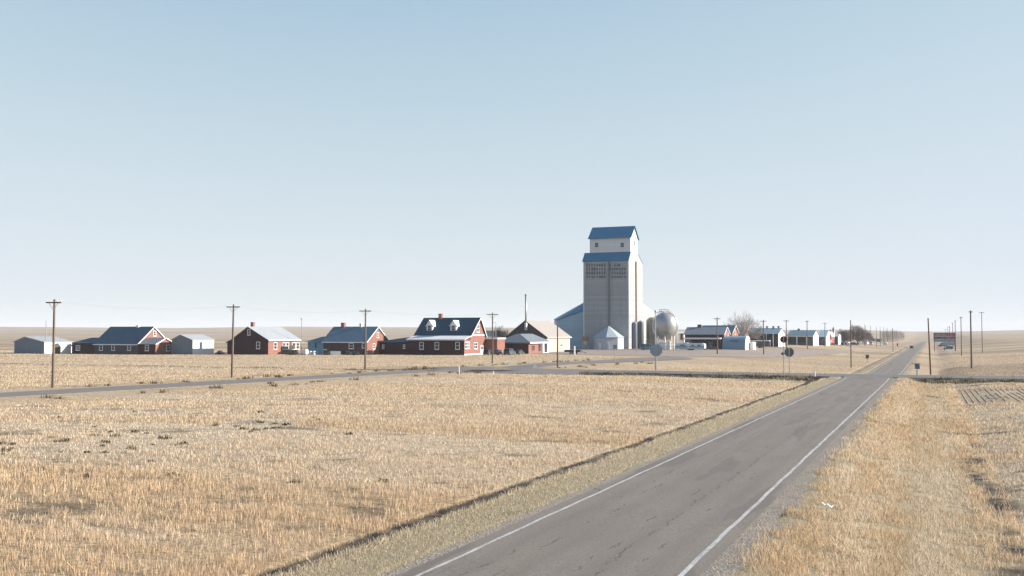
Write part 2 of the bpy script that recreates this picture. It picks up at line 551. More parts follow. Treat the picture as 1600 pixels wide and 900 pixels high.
def asphalt(name, col, cracks=False, tracks=False):
    m, nt, b = new_mat(name)
    P = coords(nt)
    fine = noise(nt, P, 15, 6, 0.85); mid = noise(nt, coords(nt, (1, 0.12, 1)), 1.1, 5, 0.6)
    c = mixc(nt, rng_map(nt, fine, 0.32, 0.68), tuple(x * 0.45 for x in col), tuple(x * 1.55 for x in col))
    c = mixc(nt, rng_map(nt, mid, 0.35, 0.7, 0, 0.55), c, tuple(x * 0.78 for x in col))
    c = mixc(nt, rng_map(nt, noise(nt, P, 0.35, 5), 0.45, 0.7, 0, 0.35), c, (col[0] * 1.22, col[1] * 1.16, col[2] * 1.08))
    if tracks:
        g = nt.nodes.new('ShaderNodeNewGeometry'); sp = nt.nodes.new('ShaderNodeSeparateXYZ'); L(nt, g.outputs['Position'], sp.inputs[0])
        dx = math_n(nt, 'SUBTRACT', sp.outputs[0], HX)
        wig = math_n(nt, 'MULTIPLY', math_n(nt, 'SUBTRACT', noise(nt, coords(nt, (0.0, 0.25, 0)), 1.0, 5, 0.72), 0.5), 1.1)
        wig2 = math_n(nt, 'MULTIPLY', math_n(nt, 'SUBTRACT', noise(nt, coords(nt, (1.5, 1.5, 0)), 1.6, 5, 0.75), 0.5), 0.42)
        for k, cx in enumerate((-1.95, -0.75, 0.75, 1.95)):     # wheel paths polished darker
            d = math_n(nt, 'ABSOLUTE', math_n(nt, 'SUBTRACT', dx, cx))
            c = mixc(nt, rng_map(nt, d, 0.0, 0.42, 0.38, 0), c, tuple(x * 0.72 for x in col))
        for k, (cx, lo, hi) in enumerate(((-1.75, 0.54, 0.58), (-1.2, 0.50, 0.55), (0.35, 0.54, 0.58), (0.85, 0.475, 0.53), (1.55, 0.53, 0.58), (-0.3, 0.56, 0.60))):
            wk = math_n(nt, 'MULTIPLY', math_n(nt, 'SUBTRACT', noise(nt, coords(nt, (0.0, 0.22 + 0.05 * k, 0)), 1.0, 5, 0.72), 0.5), 0.9)
            d = math_n(nt, 'ABSOLUTE', math_n(nt, 'SUBTRACT', math_n(nt, 'ADD', math_n(nt, 'ADD', dx, wk), wig2), cx))
            gate = rng_map(nt, noise(nt, coords(nt, (0.7 + 0.1 * k, 0.31 + 0.09 * k, 0)), 1.0, 5, 0.72), lo, hi)
            c = mixc(nt, math_n(nt, 'MULTIPLY', math_n(nt, 'MULTIPLY', rng_map(nt, d, 0.008, 0.028, 1, 0), gate), 0.8), c, (0.025, 0.025, 0.027))
        # old patches and tar
        pt = rng_map(nt, noise(nt, coords(nt, (0.8, 0.10, 0)), 1.0, 3, 0.5), 0.58, 0.61, 0, 0.5)
        c = mixc(nt, pt, c, tuple(x * 0.62 for x in col))
    if cracks:                                                     # short transverse and map cracks
        vo = nt.nodes.new('ShaderNodeTexVoronoi'); vo.feature = 'DISTANCE_TO_EDGE'; vo.inputs['Scale'].default_value = 0.33
        wv = nt.nodes.new('ShaderNodeVectorMath'); wv.operation = 'ADD'
        nz = nt.nodes.new('ShaderNodeTexNoise'); nz.inputs['Scale'].default_value = 1.4; nz.inputs['Detail'].default_value = 5; L(nt, P, nz.inputs['Vector'])
        sc = nt.nodes.new('ShaderNodeVectorMath'); sc.operation = 'SCALE'; sc.inputs['Scale'].default_value = 1.2; L(nt, nz.outputs['Color'], sc.inputs[0])
        L(nt, P, wv.inputs[0]); L(nt, sc.outputs[0], wv.inputs[1]); L(nt, wv.outputs[0], vo.inputs['Vector'])
        gate = rng_map(nt, noise(nt, P, 0.45, 3, 0.6), 0.62, 0.68)
        c = mixc(nt, math_n(nt, 'MULTIPLY', rng_map(nt, vo.outputs[0], 0.004, 0.012, 0.75, 0), gate), c, (0.027, 0.027, 0.029))
    L(nt, c, b.inputs['Base Color']); b.inputs['Roughness'].default_value = 0.9; b.inputs['Specular IOR Level'].default_value = 0.25
    bump(nt, b, fine, 0.35, 0.01)
    return m


hy = np.concatenate([np.arange(-40, 60, 1.0), np.arange(60, 240, 1.5), np.arange(240, 1000, 8), np.arange(1000, 2600, 30)])
hz = hwy_z(hy) + 0.14 * sstep(CY0 - 9, CY0, hy) * (1 - sstep(CY1, CY1 + 9, hy))


def hwy_line(x, lift=0.0):
    return [(x, y, z + lift) for y, z in zip(hy, hz)]


ASPH = asphalt('weathered_asphalt', (0.170, 0.148, 0.126), True, True)
hw = strip_mesh('highway', hwy_line(HX - 3.15), hwy_line(HX + 3.12), ASPH)
# worn white edge lines
m, nt, b = new_mat('road_paint')
g = noise(nt, coords(nt, (1, 1, 1)), 14, 4, 0.75)
g2 = noise(nt, coords(nt, (1, 1, 1)), 1.3, 3)
c = mixc(nt, rng_map(nt, math_n(nt, 'ADD', math_n(nt, 'MULTIPLY', g, 0.7), math_n(nt, 'MULTIPLY', g2, 0.4)), 0.47, 0.66, 0.08, 0.85), (0.46, 0.45, 0.425), (0.184, 0.177, 0.170))
L(nt, c, b.inputs['Base Color']); b.inputs['Roughness'].default_value = 0.8
LINE = m
selN = hy < CY0 - 1.5; selF = hy > CY1 + 1.5
for x in (HX - 2.7, HX + 2.7):
    w_ = 0.05 if x < HX else 0.062
    for sel in (selN, selF):
        wob_ = [0.012 * math.sin(y * 1.7) + 0.01 * math.sin(y * 0.61) for y in hy]
        a = [(x - w_ + wob_[i], hy[i], hz[i] + 0.005) for i in range(len(hy)) if sel[i]]
        c_ = [(x + w_ + wob_[i], hy[i], hz[i] + 0.005) for i in range(len(hy)) if sel[i]]
        strip_mesh('edge_line', a, c_, LINE, hw)

# gravel shoulders
m, nt, b = new_mat('gravel')
P = coords(nt)
vo = nt.nodes.new('ShaderNodeTexVoronoi'); vo.inputs['Scale'].default_value = 16; L(nt, P, vo.inputs['Vector'])
c = mixc(nt, vo.outputs['Color'], (0.136, 0.119, 0.102), (0.272, 0.241, 0.204))
c = mixc(nt, rng_map(nt, noise(nt, P, 3.0, 6, 0.75), 0.45, 0.65, 0, 0.6), c, (0.306, 0.252, 0.177))
c = mixc(nt, rng_map(nt, noise(nt, P, 7.0, 4, 0.75), 0.6, 0.72, 0, 0.6), c, (0.082, 0.071, 0.058))
L(nt, c, b.inputs['Base Color']); b.inputs['Roughness'].default_value = 0.95; b.inputs['Specular IOR Level'].default_value = 0.1
bump(nt, b, vo.outputs['Distance'], 0.6, 0.03)
GRAVEL = m


def drape(x, y, lift):
    return (x, y, tz(x, y) + lift)


for sgn, w0, w1 in ((-1, 3.13, 3.5), (1, 3.10, 3.85)):
    a = []; c_ = []
    for y, z in zip(hy, hz):
        if y > CY0 - 4: break
        jit = (vnoise(np.array([y * 0.9]), np.array([2.0 * sgn]), 8)[0] - 0.5) * (0.5 if sgn > 0 else 0.25)
        a.append((HX + sgn * w0, y, z - 0.004)); xo = HX + sgn * (w1 + jit); c_.append((xo, y, tz(xo, y) + 0.012))
    strip_mesh('gravel_shoulder', a, c_, GRAVEL)

# crossing road with a gravelled near slope
ASPH2 = asphalt('grey_asphalt', (0.136, 0.129, 0.122), True, False)
cx = np.concatenate([np.arange(-78, -20, 2.0), np.arange(-20, 8, 1.0), np.arange(8, 400, 6.0)])


def cross_z(x):
    return tz(x, 0.5 * (CY0 + CY1))


LRX = lambda x: 0
a = []; c_ = []
for x in cx:
    z = cross_z(x) + 0.025
    a.append((x, CY0, z)); c_.append((x, CY1, z))
strip_mesh('crossing_road', c_, a, ASPH2)
# left road
LRM = asphalt('pale_road_surface', (0.165, 0.146, 0.132), False, False)
n_ = 60
total = (LR_A1 - lr_c).dot(lr_dir) + 30
a = []; c_ = []; sk0 = []; sk1 = []
for i in range(n_ + 1):
    s_ = -60 + (total + 60) * i / n_
    p = lr_c + lr_dir * s_
    q = p + lr_nrm * lr_far; r_ = p + lr_nrm * lr_near
    a.append(drape(q.x, q.y, 0.06)); c_.append(drape(r_.x, r_.y, 0.06))
    q = p + lr_nrm * (lr_far + 1.5); r_ = p + lr_nrm * (lr_near - 1.8)
    sk0.append(drape(q.x, q.y, -0.15)); sk1.append(drape(r_.x, r_.y, -0.15))
strip_mesh('side_road', a, c_, LRM)
m, nt, b = new_mat('road_bank')
P = coords(nt)
c = mixc(nt, rng_map(nt, noise(nt, P, 2.2, 6, 0.7), 0.38, 0.64), (0.231, 0.190, 0.129), (0.408, 0.333, 0.231))
L(nt, c, b.inputs['Base Color']); b.inputs['Roughness'].default_value = 1.0; b.inputs['Specular IOR Level'].default_value = 0.05
BANK = m
strip_mesh('road_bank', sk0, [(x, y, z - 0.004) for x, y, z in a], BANK); strip_mesh('road_bank', [(x, y, z - 0.004) for x, y, z in c_], sk1, BANK)
# where the side road meets the crossing road: paved throat
E1 = lr_c + lr_dir * (total - 38)
thr = [ground_at(*p, 0) for p in ((705, 580.5), (835, 570.6), (845, 574.5), (832, 576.2), (850, 577.6), (905, 578.9), (905, 584.6), (800, 583.0))]
me = bpy.data.meshes.new('road_junction'); me.from_pydata([drape(p.x, p.y, 0.075) for p in thr], [], [tuple(range(len(thr)))])
me.materials.append(LRM); me.update(); o = bpy.data.objects.new('road_junction', me); COL.objects.link(o); tag(o, kind='structure')
# street that carries the side road on to the lot
sa = [ground_at(*p, 0) for p in ((835, 570.6), (920, 565.2), (985, 560.6), (1062, 556.6))]
sb = [ground_at(*p, 0) for p in ((845, 574.8), (925, 568.6), (1000, 564.2), (1085, 559.0))]
strip_mesh('town_street', [drape(p.x, p.y, 0.068) for p in sa], [drape(p.x, p.y, 0.068) for p in sb], LRM)
lv = []; lf = []; cell = 1.0
lx0 = min(p.x for p in LOT); lx1 = max(p.x for p in LOT); ly0 = min(p.y for p in LOT); ly1 = max(p.y for p in LOT)
gx, gy = np.meshgrid(np.arange(lx0, lx1, cell), np.arange(ly0, ly1, cell))
inside = poly_mask(LOT, gx + cell / 2, gy + cell / 2)
for x, y in zip(gx[inside], gy[inside]):
    k = len(lv)
    lv += [drape(x, y, 0.06), drape(x + cell, y, 0.06), drape(x + cell, y + cell, 0.06), drape(x, y + cell, 0.06)]; lf.append((k, k + 1, k + 2, k + 3))
me = bpy.data.meshes.new('gravel_lot'); me.from_pydata(lv, [], lf); me.update()
LOTM = asphalt('dusty_lot', (0.26, 0.212, 0.17)); me.materials.append(LOTM)
o = bpy.data.objects.new('gravel_lot', me); COL.objects.link(o); tag(o, kind='structure')

# ploughed rows in the right-hand field: real ridges running with the highway
mb = MB()
x0 = min(p.x for p in ROWS); x1 = max(p.x for p in ROWS); y0 = min(p.y for p in ROWS); y1 = max(p.y for p in ROWS)
m, nt, b = new_mat('tilled_soil')
c = mixc(nt, rng_map(nt, noise(nt, coords(nt), 3.0, 5, 0.7), 0.35, 0.65), (0.30, 0.23, 0.155), (0.44, 0.345, 0.24))
L(nt, c, b.inputs['Base Color']); b.inputs['Roughness'].default_value = 1.0; b.inputs['Specular IOR Level'].default_value = 0.05
x = x0
while x < x1:
    ys = np.arange(y0, y1, 1.0); seg = []
    for y in ys:
        if poly_mask(ROWS, np.array([x]), np.array([y]))[0] and vnoise(np.array([x * 2.0]), np.array([y * 0.35]), 77)[0] > 0.25:
            seg.append(y)
        else:
            if len(seg) > 2:
                for ya, yb in zip(seg[:-1], seg[1:]):
                    za = tz(x, ya); zb = tz(x, yb); h = 0.045
                    mb.add([(x - 0.17, ya, za - 0.05), (x + 0.02, ya, za + h), (x + 0.17, ya, za - 0.05), (x - 0.17, yb, zb - 0.05), (x + 0.02, yb, zb + h), (x + 0.17, yb, zb - 0.05)],
                           [(0, 1, 4, 3), (1, 2, 5, 4)])
            seg = []
    x += 0.5
tag(mb.build('ploughed_rows', m), 'low tilled ridges across the field right of the highway', 'ploughed soil', kind='stuff')

# ------------------------------------------------------------------ straw, stubble and dry grass (uncountable)
def straw_mat(name, base, dark, trans=0.35):
    m, nt, b = new_mat(name)
    at = nt.nodes.new('ShaderNodeAttribute'); at.attribute_name = 'tint'
    L(nt, at.outputs['Color'], b.inputs['Base Color']); b.inputs['Roughness'].default_value = 0.8; b.inputs['Specular IOR Level'].default_value = 0.15
    tr = nt.nodes.new('ShaderNodeBsdfTranslucent'); L(nt, at.outputs['Color'], tr.inputs['Color'])
    mx = nt.nodes.new('ShaderNodeMixShader'); mx.inputs[0].default_value = trans
    out = nt.nodes['Material Output']; L(nt, b.outputs[0], mx.inputs[1]); L(nt, tr.outputs[0], mx.inputs[2]); L(nt, mx.outputs[0], out.inputs['Surface'])
    return m


STRAW = straw_mat('dry_straw', None, None)


def blades(name, X, Y, H, W, tint, label, cat, lean=0.25):
    n = len(X)
    Z = terrain(X, Y) - 0.01
    th = rng.uniform(0, 2 * np.pi, n)
    # blade faces turn every way; each is a tapered sliver with a bend
    ax, ay = np.cos(th) * W * 0.5, np.sin(th) * W * 0.5
    la = rng.uniform(0, 2 * np.pi, n); ll = np.abs(rng.normal(0, lean, n)) * H
    lx, ly = np.cos(la) * ll, np.sin(la) * ll
    v = np.empty((n, 4, 3), np.float32)
    v[:, 0] = np.stack([X - ax, Y - ay, Z], -1); v[:, 1] = np.stack([X + ax, Y + ay, Z], -1)
    v[:, 2] = np.stack([X + ax * 0.45 + lx, Y + ay * 0.45 + ly, Z + H], -1)
    v[:, 3] = np.stack([X - ax * 0.45 + lx, Y - ay * 0.45 + ly, Z + H * rng.uniform(0.9, 1.0, n)], -1)
    me = bpy.data.meshes.new(name)
    me.vertices.add(4 * n); me.vertices.foreach_set('co', v.ravel())
    me.loops.add(4 * n); me.loops.foreach_set('vertex_index', np.arange(4 * n, dtype=np.int32))
    me.polygons.add(n); me.polygons.foreach_set('loop_start', np.arange(0, 4 * n, 4, dtype=np.int32))
    me.update()
    ca = me.color_attributes.new('tint', 'FLOAT_COLOR', 'POINT')
    c = np.ones((n, 4, 4), np.float32); c[:, :, :3] = tint[:, None, :]
    ca.data.foreach_set('color', c.ravel())
    me.materials.append(STRAW)
    o = bpy.data.objects.new(name, me); COL.objects.link(o)
    tag(o, label, cat, kind='stuff')
    return o


def scatter(n, r0, r1, p, half=34):
    u = rng.uniform(0, 1, n); k = 2 - p
    r = (r0 ** k + u * (r1 ** k - r0 ** k)) ** (1 / k)
    a = YAW + np.radians(rng.uniform(-half, half, n))
    return -np.sin(a) * r, np.cos(a) * r, r


def tints(n, a, b, t, spread=0.16):
    a = np.array(a); b = np.array(b)
    c = a[None] * (1 - t[:, None]) + b[None] * t[:, None]
    return np.clip(c * (1 + rng.normal(0, spread, n))[:, None], 0.02, 0.9)


def clear_of_roads(X, Y):
    o = left_road_off(X, Y)
    m = ~((o < lr_far + 0.9) & (o > lr_near - 1.6))
    m &= ~((Y > CY0 - 0.6) & (Y < CY1 + 0.8) & (X > -90))
    m &= ~poly_mask(LOT, X, Y) & ~poly_mask(thr, X, Y) & ~poly_mask([*sa, *reversed(sb)], X, Y)
    m &= np.abs(X - HX) > 3.35
    return m


X, Y, r = scatter(1400000, 13, 380, 1.66)
dx = X - HX
ok = clear_of_roads(X, Y) & ~poly_mask(ROWS, X, Y)
soil = field_soil(X, Y); kind = straw_kind(X, Y)
keep = rng.uniform(0, 1, len(X)) > np.clip(soil * 0.97, 0, 1)
# thin and thick places
dens = 0.25 + 0.75 * sstep(0.34, 0.58, fbm(X * 0.9, Y * 1.2, 91))
keep &= rng.uniform(0, 1, len(X)) < dens
leftf = ok & keep & (dx < -7.24)
rightf = ok & keep & (dx > 10.2) & ~(poly_mask(BROWN, X, Y) & (rng.uniform(0, 1, len(X)) < 0.75))
width = np.maximum(0.0065, r * 0.00036) * rng.uniform(0.7, 1.35, len(X))
for nm, sel, lab in (('stubble', leftf, 'golden cut stubble covering the wide field left of the highway'), ('field_straw', rightf, 'dry straw covering the field right of the highway swale')):
    k = kind[sel]; n = sel.sum()
    so_ = np.abs(left_road_off(X[sel], Y[sel]) - (lr_far + lr_near) / 2) - (lr_far - lr_near) / 2
    hgt = (0.09 + 0.12 * k) * rng.uniform(0.55, 1.35, n) * (1 - 0.45 * sstep(100, 260, r[sel])) * (0.12 + 0.88 * sstep(1.5, 13, so_))
    blades(nm, X[sel], Y[sel], hgt, width[sel], tints(n, (0.62, 0.51, 0.38), (0.565, 0.42, 0.275), k, 0.3), lab, 'stubble', 0.22)
# verge grass
vl_ = ok & (dx > -5.75) & (dx < -3.45) & (Y < CY0 - 3)
X2, Y2, r2 = scatter(1800000, 13, 150, 1.35, 36)
d2 = X2 - HX
vl2 = (d2 > -5.78) & (d2 < -3.4) & (Y2 < CY0 - 4)
edge = sstep(-4.6, -5.7, d2) if False else np.clip((-d2 - 4.9) / 0.8, 0, 1)
sel = vl2 & (rng.uniform(0, 1, len(X2)) < 0.75 + 0.25 * edge)
n = sel.sum(); e = edge[sel]
blades('verge_grass', X2[sel], Y2[sel], (0.06 + 0.13 * e) * rng.uniform(0.5, 1.5, n), np.maximum(0.008, r2[sel] * 0.00045), tints(n, (0.44, 0.38, 0.27), (0.58, 0.48, 0.34), np.clip(e + rng.normal(0.2, 0.3, n), 0, 1)),
       'short dry grass strip between the left road edge and the dark ditch', 'grass', 0.5)
vr2 = (d2 > 3.45) & (d2 < 10.6) & (Y2 < CY0 - 3) & (rng.uniform(0, 1, len(X2)) < 0.9)
thin = sstep(3.45, 4.7, d2 + (fbm(X2 * 0.8, Y2 * 0.8, 15) - 0.5) * 1.6)
sw = sstep(6.3, 7.3, d2) * (1 - sstep(8.8, 9.6, d2))        # swale floor: shorter, greyer
sel = vr2 & (rng.uniform(0, 1, len(X2)) > field_soil(X2, Y2) * 0.95) & (rng.uniform(0, 1, len(X2)) < thin * (1 - 0.35 * sw)) & (rng.uniform(0, 1, len(X2)) > sstep(0.58, 0.68, fbm(X2 * 1.1, Y2 * 1.0, 19)) * 0.9)
n = sel.sum(); s_ = sw[sel]
t_ = np.clip(fbm(X2[sel] * 0.9, Y2[sel] * 0.09, 23) * 2.2 - 0.6 + 0.7 * np.exp(-((d2[sel] - 7.1) / 0.4) ** 2), 0, 1)
tc = tints(n, (0.62, 0.50, 0.36), (0.54, 0.395, 0.245), t_, 0.28) * (1 - s_[:, None] * np.array([0.09, 0.075, 0.05])[None])
blades('bank_grass', X2[sel], Y2[sel], (0.15 - 0.02 * s_) * rng.uniform(0.4, 1.5, n), np.maximum(0.007, r2[sel] * 0.0004), tc,
       'long dry grass on the bank falling away right of the highway', 'grass', 0.45)
# weeds and tufts on the near slope of the crossing road and along the side road
tx, ty, tw = [], [], []
for _ in range(900):
    x = random.uniform(-75, 70)
    if abs(x - HX) < 6.5: continue
    tx.append(x); ty.append(random.uniform(140.5, 147.0)); tw.append(random.uniform(0.2, 0.75))
for _ in range(110):
    s = random.uniform(-20, total); side = random.choice((lr_far + random.uniform(0.8, 4), lr_near - random.uniform(2.5, 6)))
    p = lr_c + lr_dir * s + lr_nrm * side
    tx.append(p.x); ty.append(p.y); tw.append(random.uniform(0.15, 0.5))
for _ in range(34):
    x, y = random.choice(MATTED)[:2]; q = random.choice(MATTED); f = random.random()
    tx.append(x * f + q.x * (1 - f)); ty.append(y * f + q.y * (1 - f)); tw.append(random.uniform(0.10, 0.24))
for _ in range(22):
    q = ground_at(random.uniform(-40, 600), random.uniform(640, 760)); tx.append(q.x); ty.append(q.y); tw.append(random.uniform(0.10, 0.22))
tx = np.array(tx); ty = np.array(ty); tw = np.array(tw)
nb = 26
Xt = np.repeat(tx, nb) + rng.normal(0, 0.45, len(tx) * nb) * np.repeat(tw, nb) * 1.6
Yt = np.repeat(ty, nb) + rng.normal(0, 0.3, len(tx) * nb) * np.repeat(tw, nb)
sel = clear_of_roads(Xt, Yt); Xt = Xt[sel]; Yt = Yt[sel]; hh = np.repeat(tw, nb)[sel]
dk = np.repeat(rng.uniform(0, 1, len(tx)) ** 1.5, nb)[sel]
n = len(Xt)
blades('weeds', Xt, Yt, hh * rng.uniform(0.4, 1.0, n), np.full(n, 0.09), tints(n, (0.082, 0.068, 0.044), (0.320, 0.258, 0.156), dk), 'dark dry weed clumps along the road banks', 'weeds', 0.5)
#==THINGS==
# ------------------------------------------------------------------ materials of the town
BRICK = siding('sunlit_brick', (0.22, 0.098, 0.076), 0.16, 'z', 0.7, 0.2, 0.2)  # brick lightened: the sunlit tone of the gables is in the colour
DARKRED = siding('shaded_maroon', (0.046, 0.0165, 0.0165), 0.2, 'z', 0.6, 0.2, 0.2)  # darkened: the shade on the house fronts is put into the colour
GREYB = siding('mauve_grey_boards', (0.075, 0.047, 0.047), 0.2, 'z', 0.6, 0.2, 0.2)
SLATEW = siding('slate_boards', (0.075, 0.07, 0.077), 0.2, 'z', 0.6, 0.18, 0.2)
CREAM = siding('cream_boards', (0.42, 0.355, 0.29), 0.25, 'z', 0.75, 0.1, 0.15)
WHITEM = siding('white_sheet_metal', (0.64, 0.64, 0.63), 0.4, 'v', 0.8, 0.06, 0.12, 0.45)
GREYM = siding('grey_sheet_metal', (0.15, 0.18, 0.215), 0.4, 'v', 0.75, 0.1, 0.2, 0.45)
ELEVW = siding('elevator_cladding', (0.30, 0.312, 0.318), 0.95, 'z', 0.62, 0.15, 0.4, 0.55)
BLUEW = siding('blue_boards', (0.14, 0.27, 0.38), 0.2, 'z', 0.7, 0.12, 0.15)
ANNEXW = siding('annex_cladding', (0.30, 0.42, 0.50), 1.4, 'z', 0.75, 0.08, 0.2, 0.5)
DORMR = siding('dark_teal_roof', (0.012, 0.050, 0.076), 0.3, 'v', 0.8, 0.12, 0.2, 0.55)
BLUER = siding('blue_metal_roof', (0.038, 0.165, 0.265), 0.5, 'v', 0.8, 0.08, 0.12, 0.42)
TEALR = siding('teal_shingles', (0.080, 0.140, 0.18), 0.3, 'v', 0.8, 0.12, 0.3, 0.6)
DKROOF = siding('dark_blue_shingles', (0.032, 0.074, 0.105), 0.3, 'v', 0.8, 0.15, 0.35, 0.6)
LTROOF = siding('pale_grey_roof', (0.30, 0.315, 0.325), 0.45, 'v', 0.85, 0.08, 0.15, 0.5)
TANROOF = siding('beige_roof', (0.30, 0.27, 0.245), 0.45, 'v', 0.85, 0.08, 0.15, 0.6)
GREYROOF = siding('grey_roof', (0.15, 0.17, 0.19), 0.45, 'v', 0.85, 0.1, 0.2, 0.5)
WHITE = paint('white_paint', (0.78, 0.77, 0.74), 0.5, 0.05, 0.1)
OFFW = paint('off_white_paint', (0.62, 0.62, 0.60), 0.5, 0.08, 0.2)
DARK = paint('dark_trim', (0.05, 0.045, 0.045), 0.6)
WOOD = siding('weathered_pole_wood', (0.155, 0.118, 0.088), 0.09, 'v', 0.7, 0.25, 0.3, 0.85)
WOODR = siding('reddish_pole_wood', (0.17, 0.085, 0.06), 0.09, 'v', 0.7, 0.25, 0.3, 0.85)
STEEL = paint('galvanised_steel', (0.36, 0.37, 0.38), 0.4, 0.12, 0.15, 1.5, 0.6)
RUST = paint('rusty_steel', (0.30, 0.16, 0.09), 0.8, 0.3, 0.3)
TANKM = paint('tank_paint', (0.38, 0.365, 0.34), 0.3, 0.08, 0.22, 0.6, 0.5, 0.6)
TANKB = paint('weathered_tank_paint', (0.25, 0.22, 0.175), 0.5, 0.15, 0.3, 0.6, 0.1)
RUBBER = paint('tyre_rubber', (0.02, 0.02, 0.02), 0.85)
PANE = glass()
PANEB = glass('reflecting_glass', (0.015, 0.02, 0.025), 0.3)
REDP = paint('red_paint', (0.42, 0.05, 0.045), 0.5, 0.1, 0.1)


def window_front(W, p, px, py, w, h, kind='sash', name='window', frame=None, y=0.0):
    """window on the wall that faces the viewer; p = thing, P = its place"""
    P = p.location
    c = on_y(px, py, P.y + y) - P
    _window(p, Vector((c.x, y, c.z)), Vector((1, 0, 0)), Vector((0, -1, 0)), w, h, frame or WHITE, name)


def window_side(p, px, py, w, h, x=0.0, frame=None, name='window'):
    P = p.location
    c = on_x(px, py, P.x + x) - P
    _window(p, Vector((x, c.y, c.z)), Vector((0, 1, 0)), Vector((1, 0, 0)), w, h, frame or WHITE, name)


def _bar(mb, c, u, n, a0, a1, z0, z1, t0, t1):
    pts = []
    for t in (t0, t1):
        for a, z in ((a0, z0), (a1, z0), (a1, z1), (a0, z1)):
            pts.append(c + u * a + n * t + Vector((0, 0, z)))
    mb.add(pts, [(0, 1, 2, 3), (4, 7, 6, 5), (0, 4, 5, 1), (1, 5, 6, 2), (2, 6, 7, 3), (3, 7, 4, 0)])


def _window(parent, c, u, n, w, h, frame, name):
    f = MB(); b = 0.13
    _bar(f, c, u, n, -w / 2, -w / 2 + b, -h / 2, h / 2, 0.003, 0.09); _bar(f, c, u, n, w / 2 - b, w / 2, -h / 2, h / 2, 0.003, 0.09)
    _bar(f, c, u, n, -w / 2 + b, w / 2 - b, h / 2 - b, h / 2, 0.003, 0.088); _bar(f, c, u, n, -w / 2 + b, w / 2 - b, -h / 2, -h / 2 + b, 0.003, 0.088)
    if name == 'window':
        _bar(f, c, u, n, -w / 2 - 0.06, w / 2 + 0.06, -h / 2 - 0.08, -h / 2, 0.003, 0.16)
        _bar(f, c, u, n, -w / 2 + b, w / 2 - b, -0.04, 0.04, 0.045, 0.07)
        if w > 1.5: _bar(f, c, u, n, -0.05, 0.05, -h / 2 + b, h / 2 - b, 0.04, 0.066)
    o = f.build(name, frame, parent)
    g = MB(); _bar(g, c, u, n, -w / 2 + b, w / 2 - b, -h / 2 + b, h / 2 - b, 0.004, 0.035)
    g.build('pane', PANE, o)
    return o


def roof_x(mb, x0, x1, D, e, apex_y, rz, ov=0.45, t=0.14, gx=0.35):
    """two slopes with the ridge along X; eaves at heights e over y = 0 and y = D"""
    sl0 = (rz - e) / apex_y; sl1 = (rz - e) / (D - apex_y)
    up = t
    mb.prism([(x0 - gx, -ov, e - sl0 * ov + up), (x0 - gx, apex_y, rz + up), (x0 - gx, D + ov, e - sl1 * ov + up),
              (x0 - gx, D + ov, e - sl1 * ov + 0.01), (x0 - gx, apex_y, rz + 0.01), (x0 - gx, -ov, e - sl0 * ov + 0.01)], (x1 - x0 + 2 * gx, 0, 0))


def roof_y(mb, x0, x1, D, e, ax, rz, ov=0.45, t=0.14, gy=0.35, y0=0.0):
    sl0 = (rz - e) / (ax - x0); sl1 = (rz - e) / (x1 - ax)
    mb.prism([(x0 - ov, y0 - gy, e - sl0 * ov + t), (ax, y0 - gy, rz + t), (x1 + ov, y0 - gy, e - sl1 * ov + t),
              (x1 + ov, y0 - gy, e - sl1 * ov + 0.01), (ax, y0 - gy, rz + 0.01), (x0 - ov, y0 - gy, e - sl0 * ov + 0.01)], (0, D + 2 * gy, 0))


def rake_trim(p, D, e, ay, rz, x=0.0, mat=None, ov=0.45, gx=0.35, name='barge_board'):
    """white boards along the gable edge on the +X end"""
    mb = MB(); s0 = (rz - e) / ay; s1 = (rz - e) / (D - ay); h = 0.26
    xo = x + gx + 0.003
    mb.prism([(xo, -ov, e - s0 * ov + 0.15), (xo, ay, rz + 0.15), (xo, ay, rz + 0.15 - h), (xo, -ov, e - s0 * ov + 0.15 - h)], (0.05, 0, 0))
    mb.prism([(xo, D + ov, e - s1 * ov + 0.15), (xo, ay + 0.002, rz + 0.15), (xo, ay + 0.002, rz + 0.15 - h), (xo, D + ov, e - s1 * ov + 0.15 - h)], (0.05, 0, 0))
    mb.build(name, mat or WHITE, p)


def fascia(p, x0, x1, e, y=-0.45, mat=None):
    MB().box(x0, x1, y - 0.05, y - 0.003, e - 0.36, e - 0.12).build('fascia', mat or WHITE, p)


def chimney(roof, px, py_top, py_bot, P, ay, w=0.75, mat=None):
    c = on_y(px, py_top, P.y + ay) - P; b = on_y(px, py_bot, P.y + ay) - P
    mb = MB().box(c.x - w / 2, c.x + w / 2, ay - w / 2, ay + w / 2, b.z - 0.8, c.z)
    mb.box(c.x - w / 2 - 0.07, c.x + w / 2 + 0.07, ay - w / 2 - 0.07, ay + w / 2 + 0.07, c.z + 0.002, c.z + 0.14)
    return mb.build('chimney', mat or BRICK, roof)


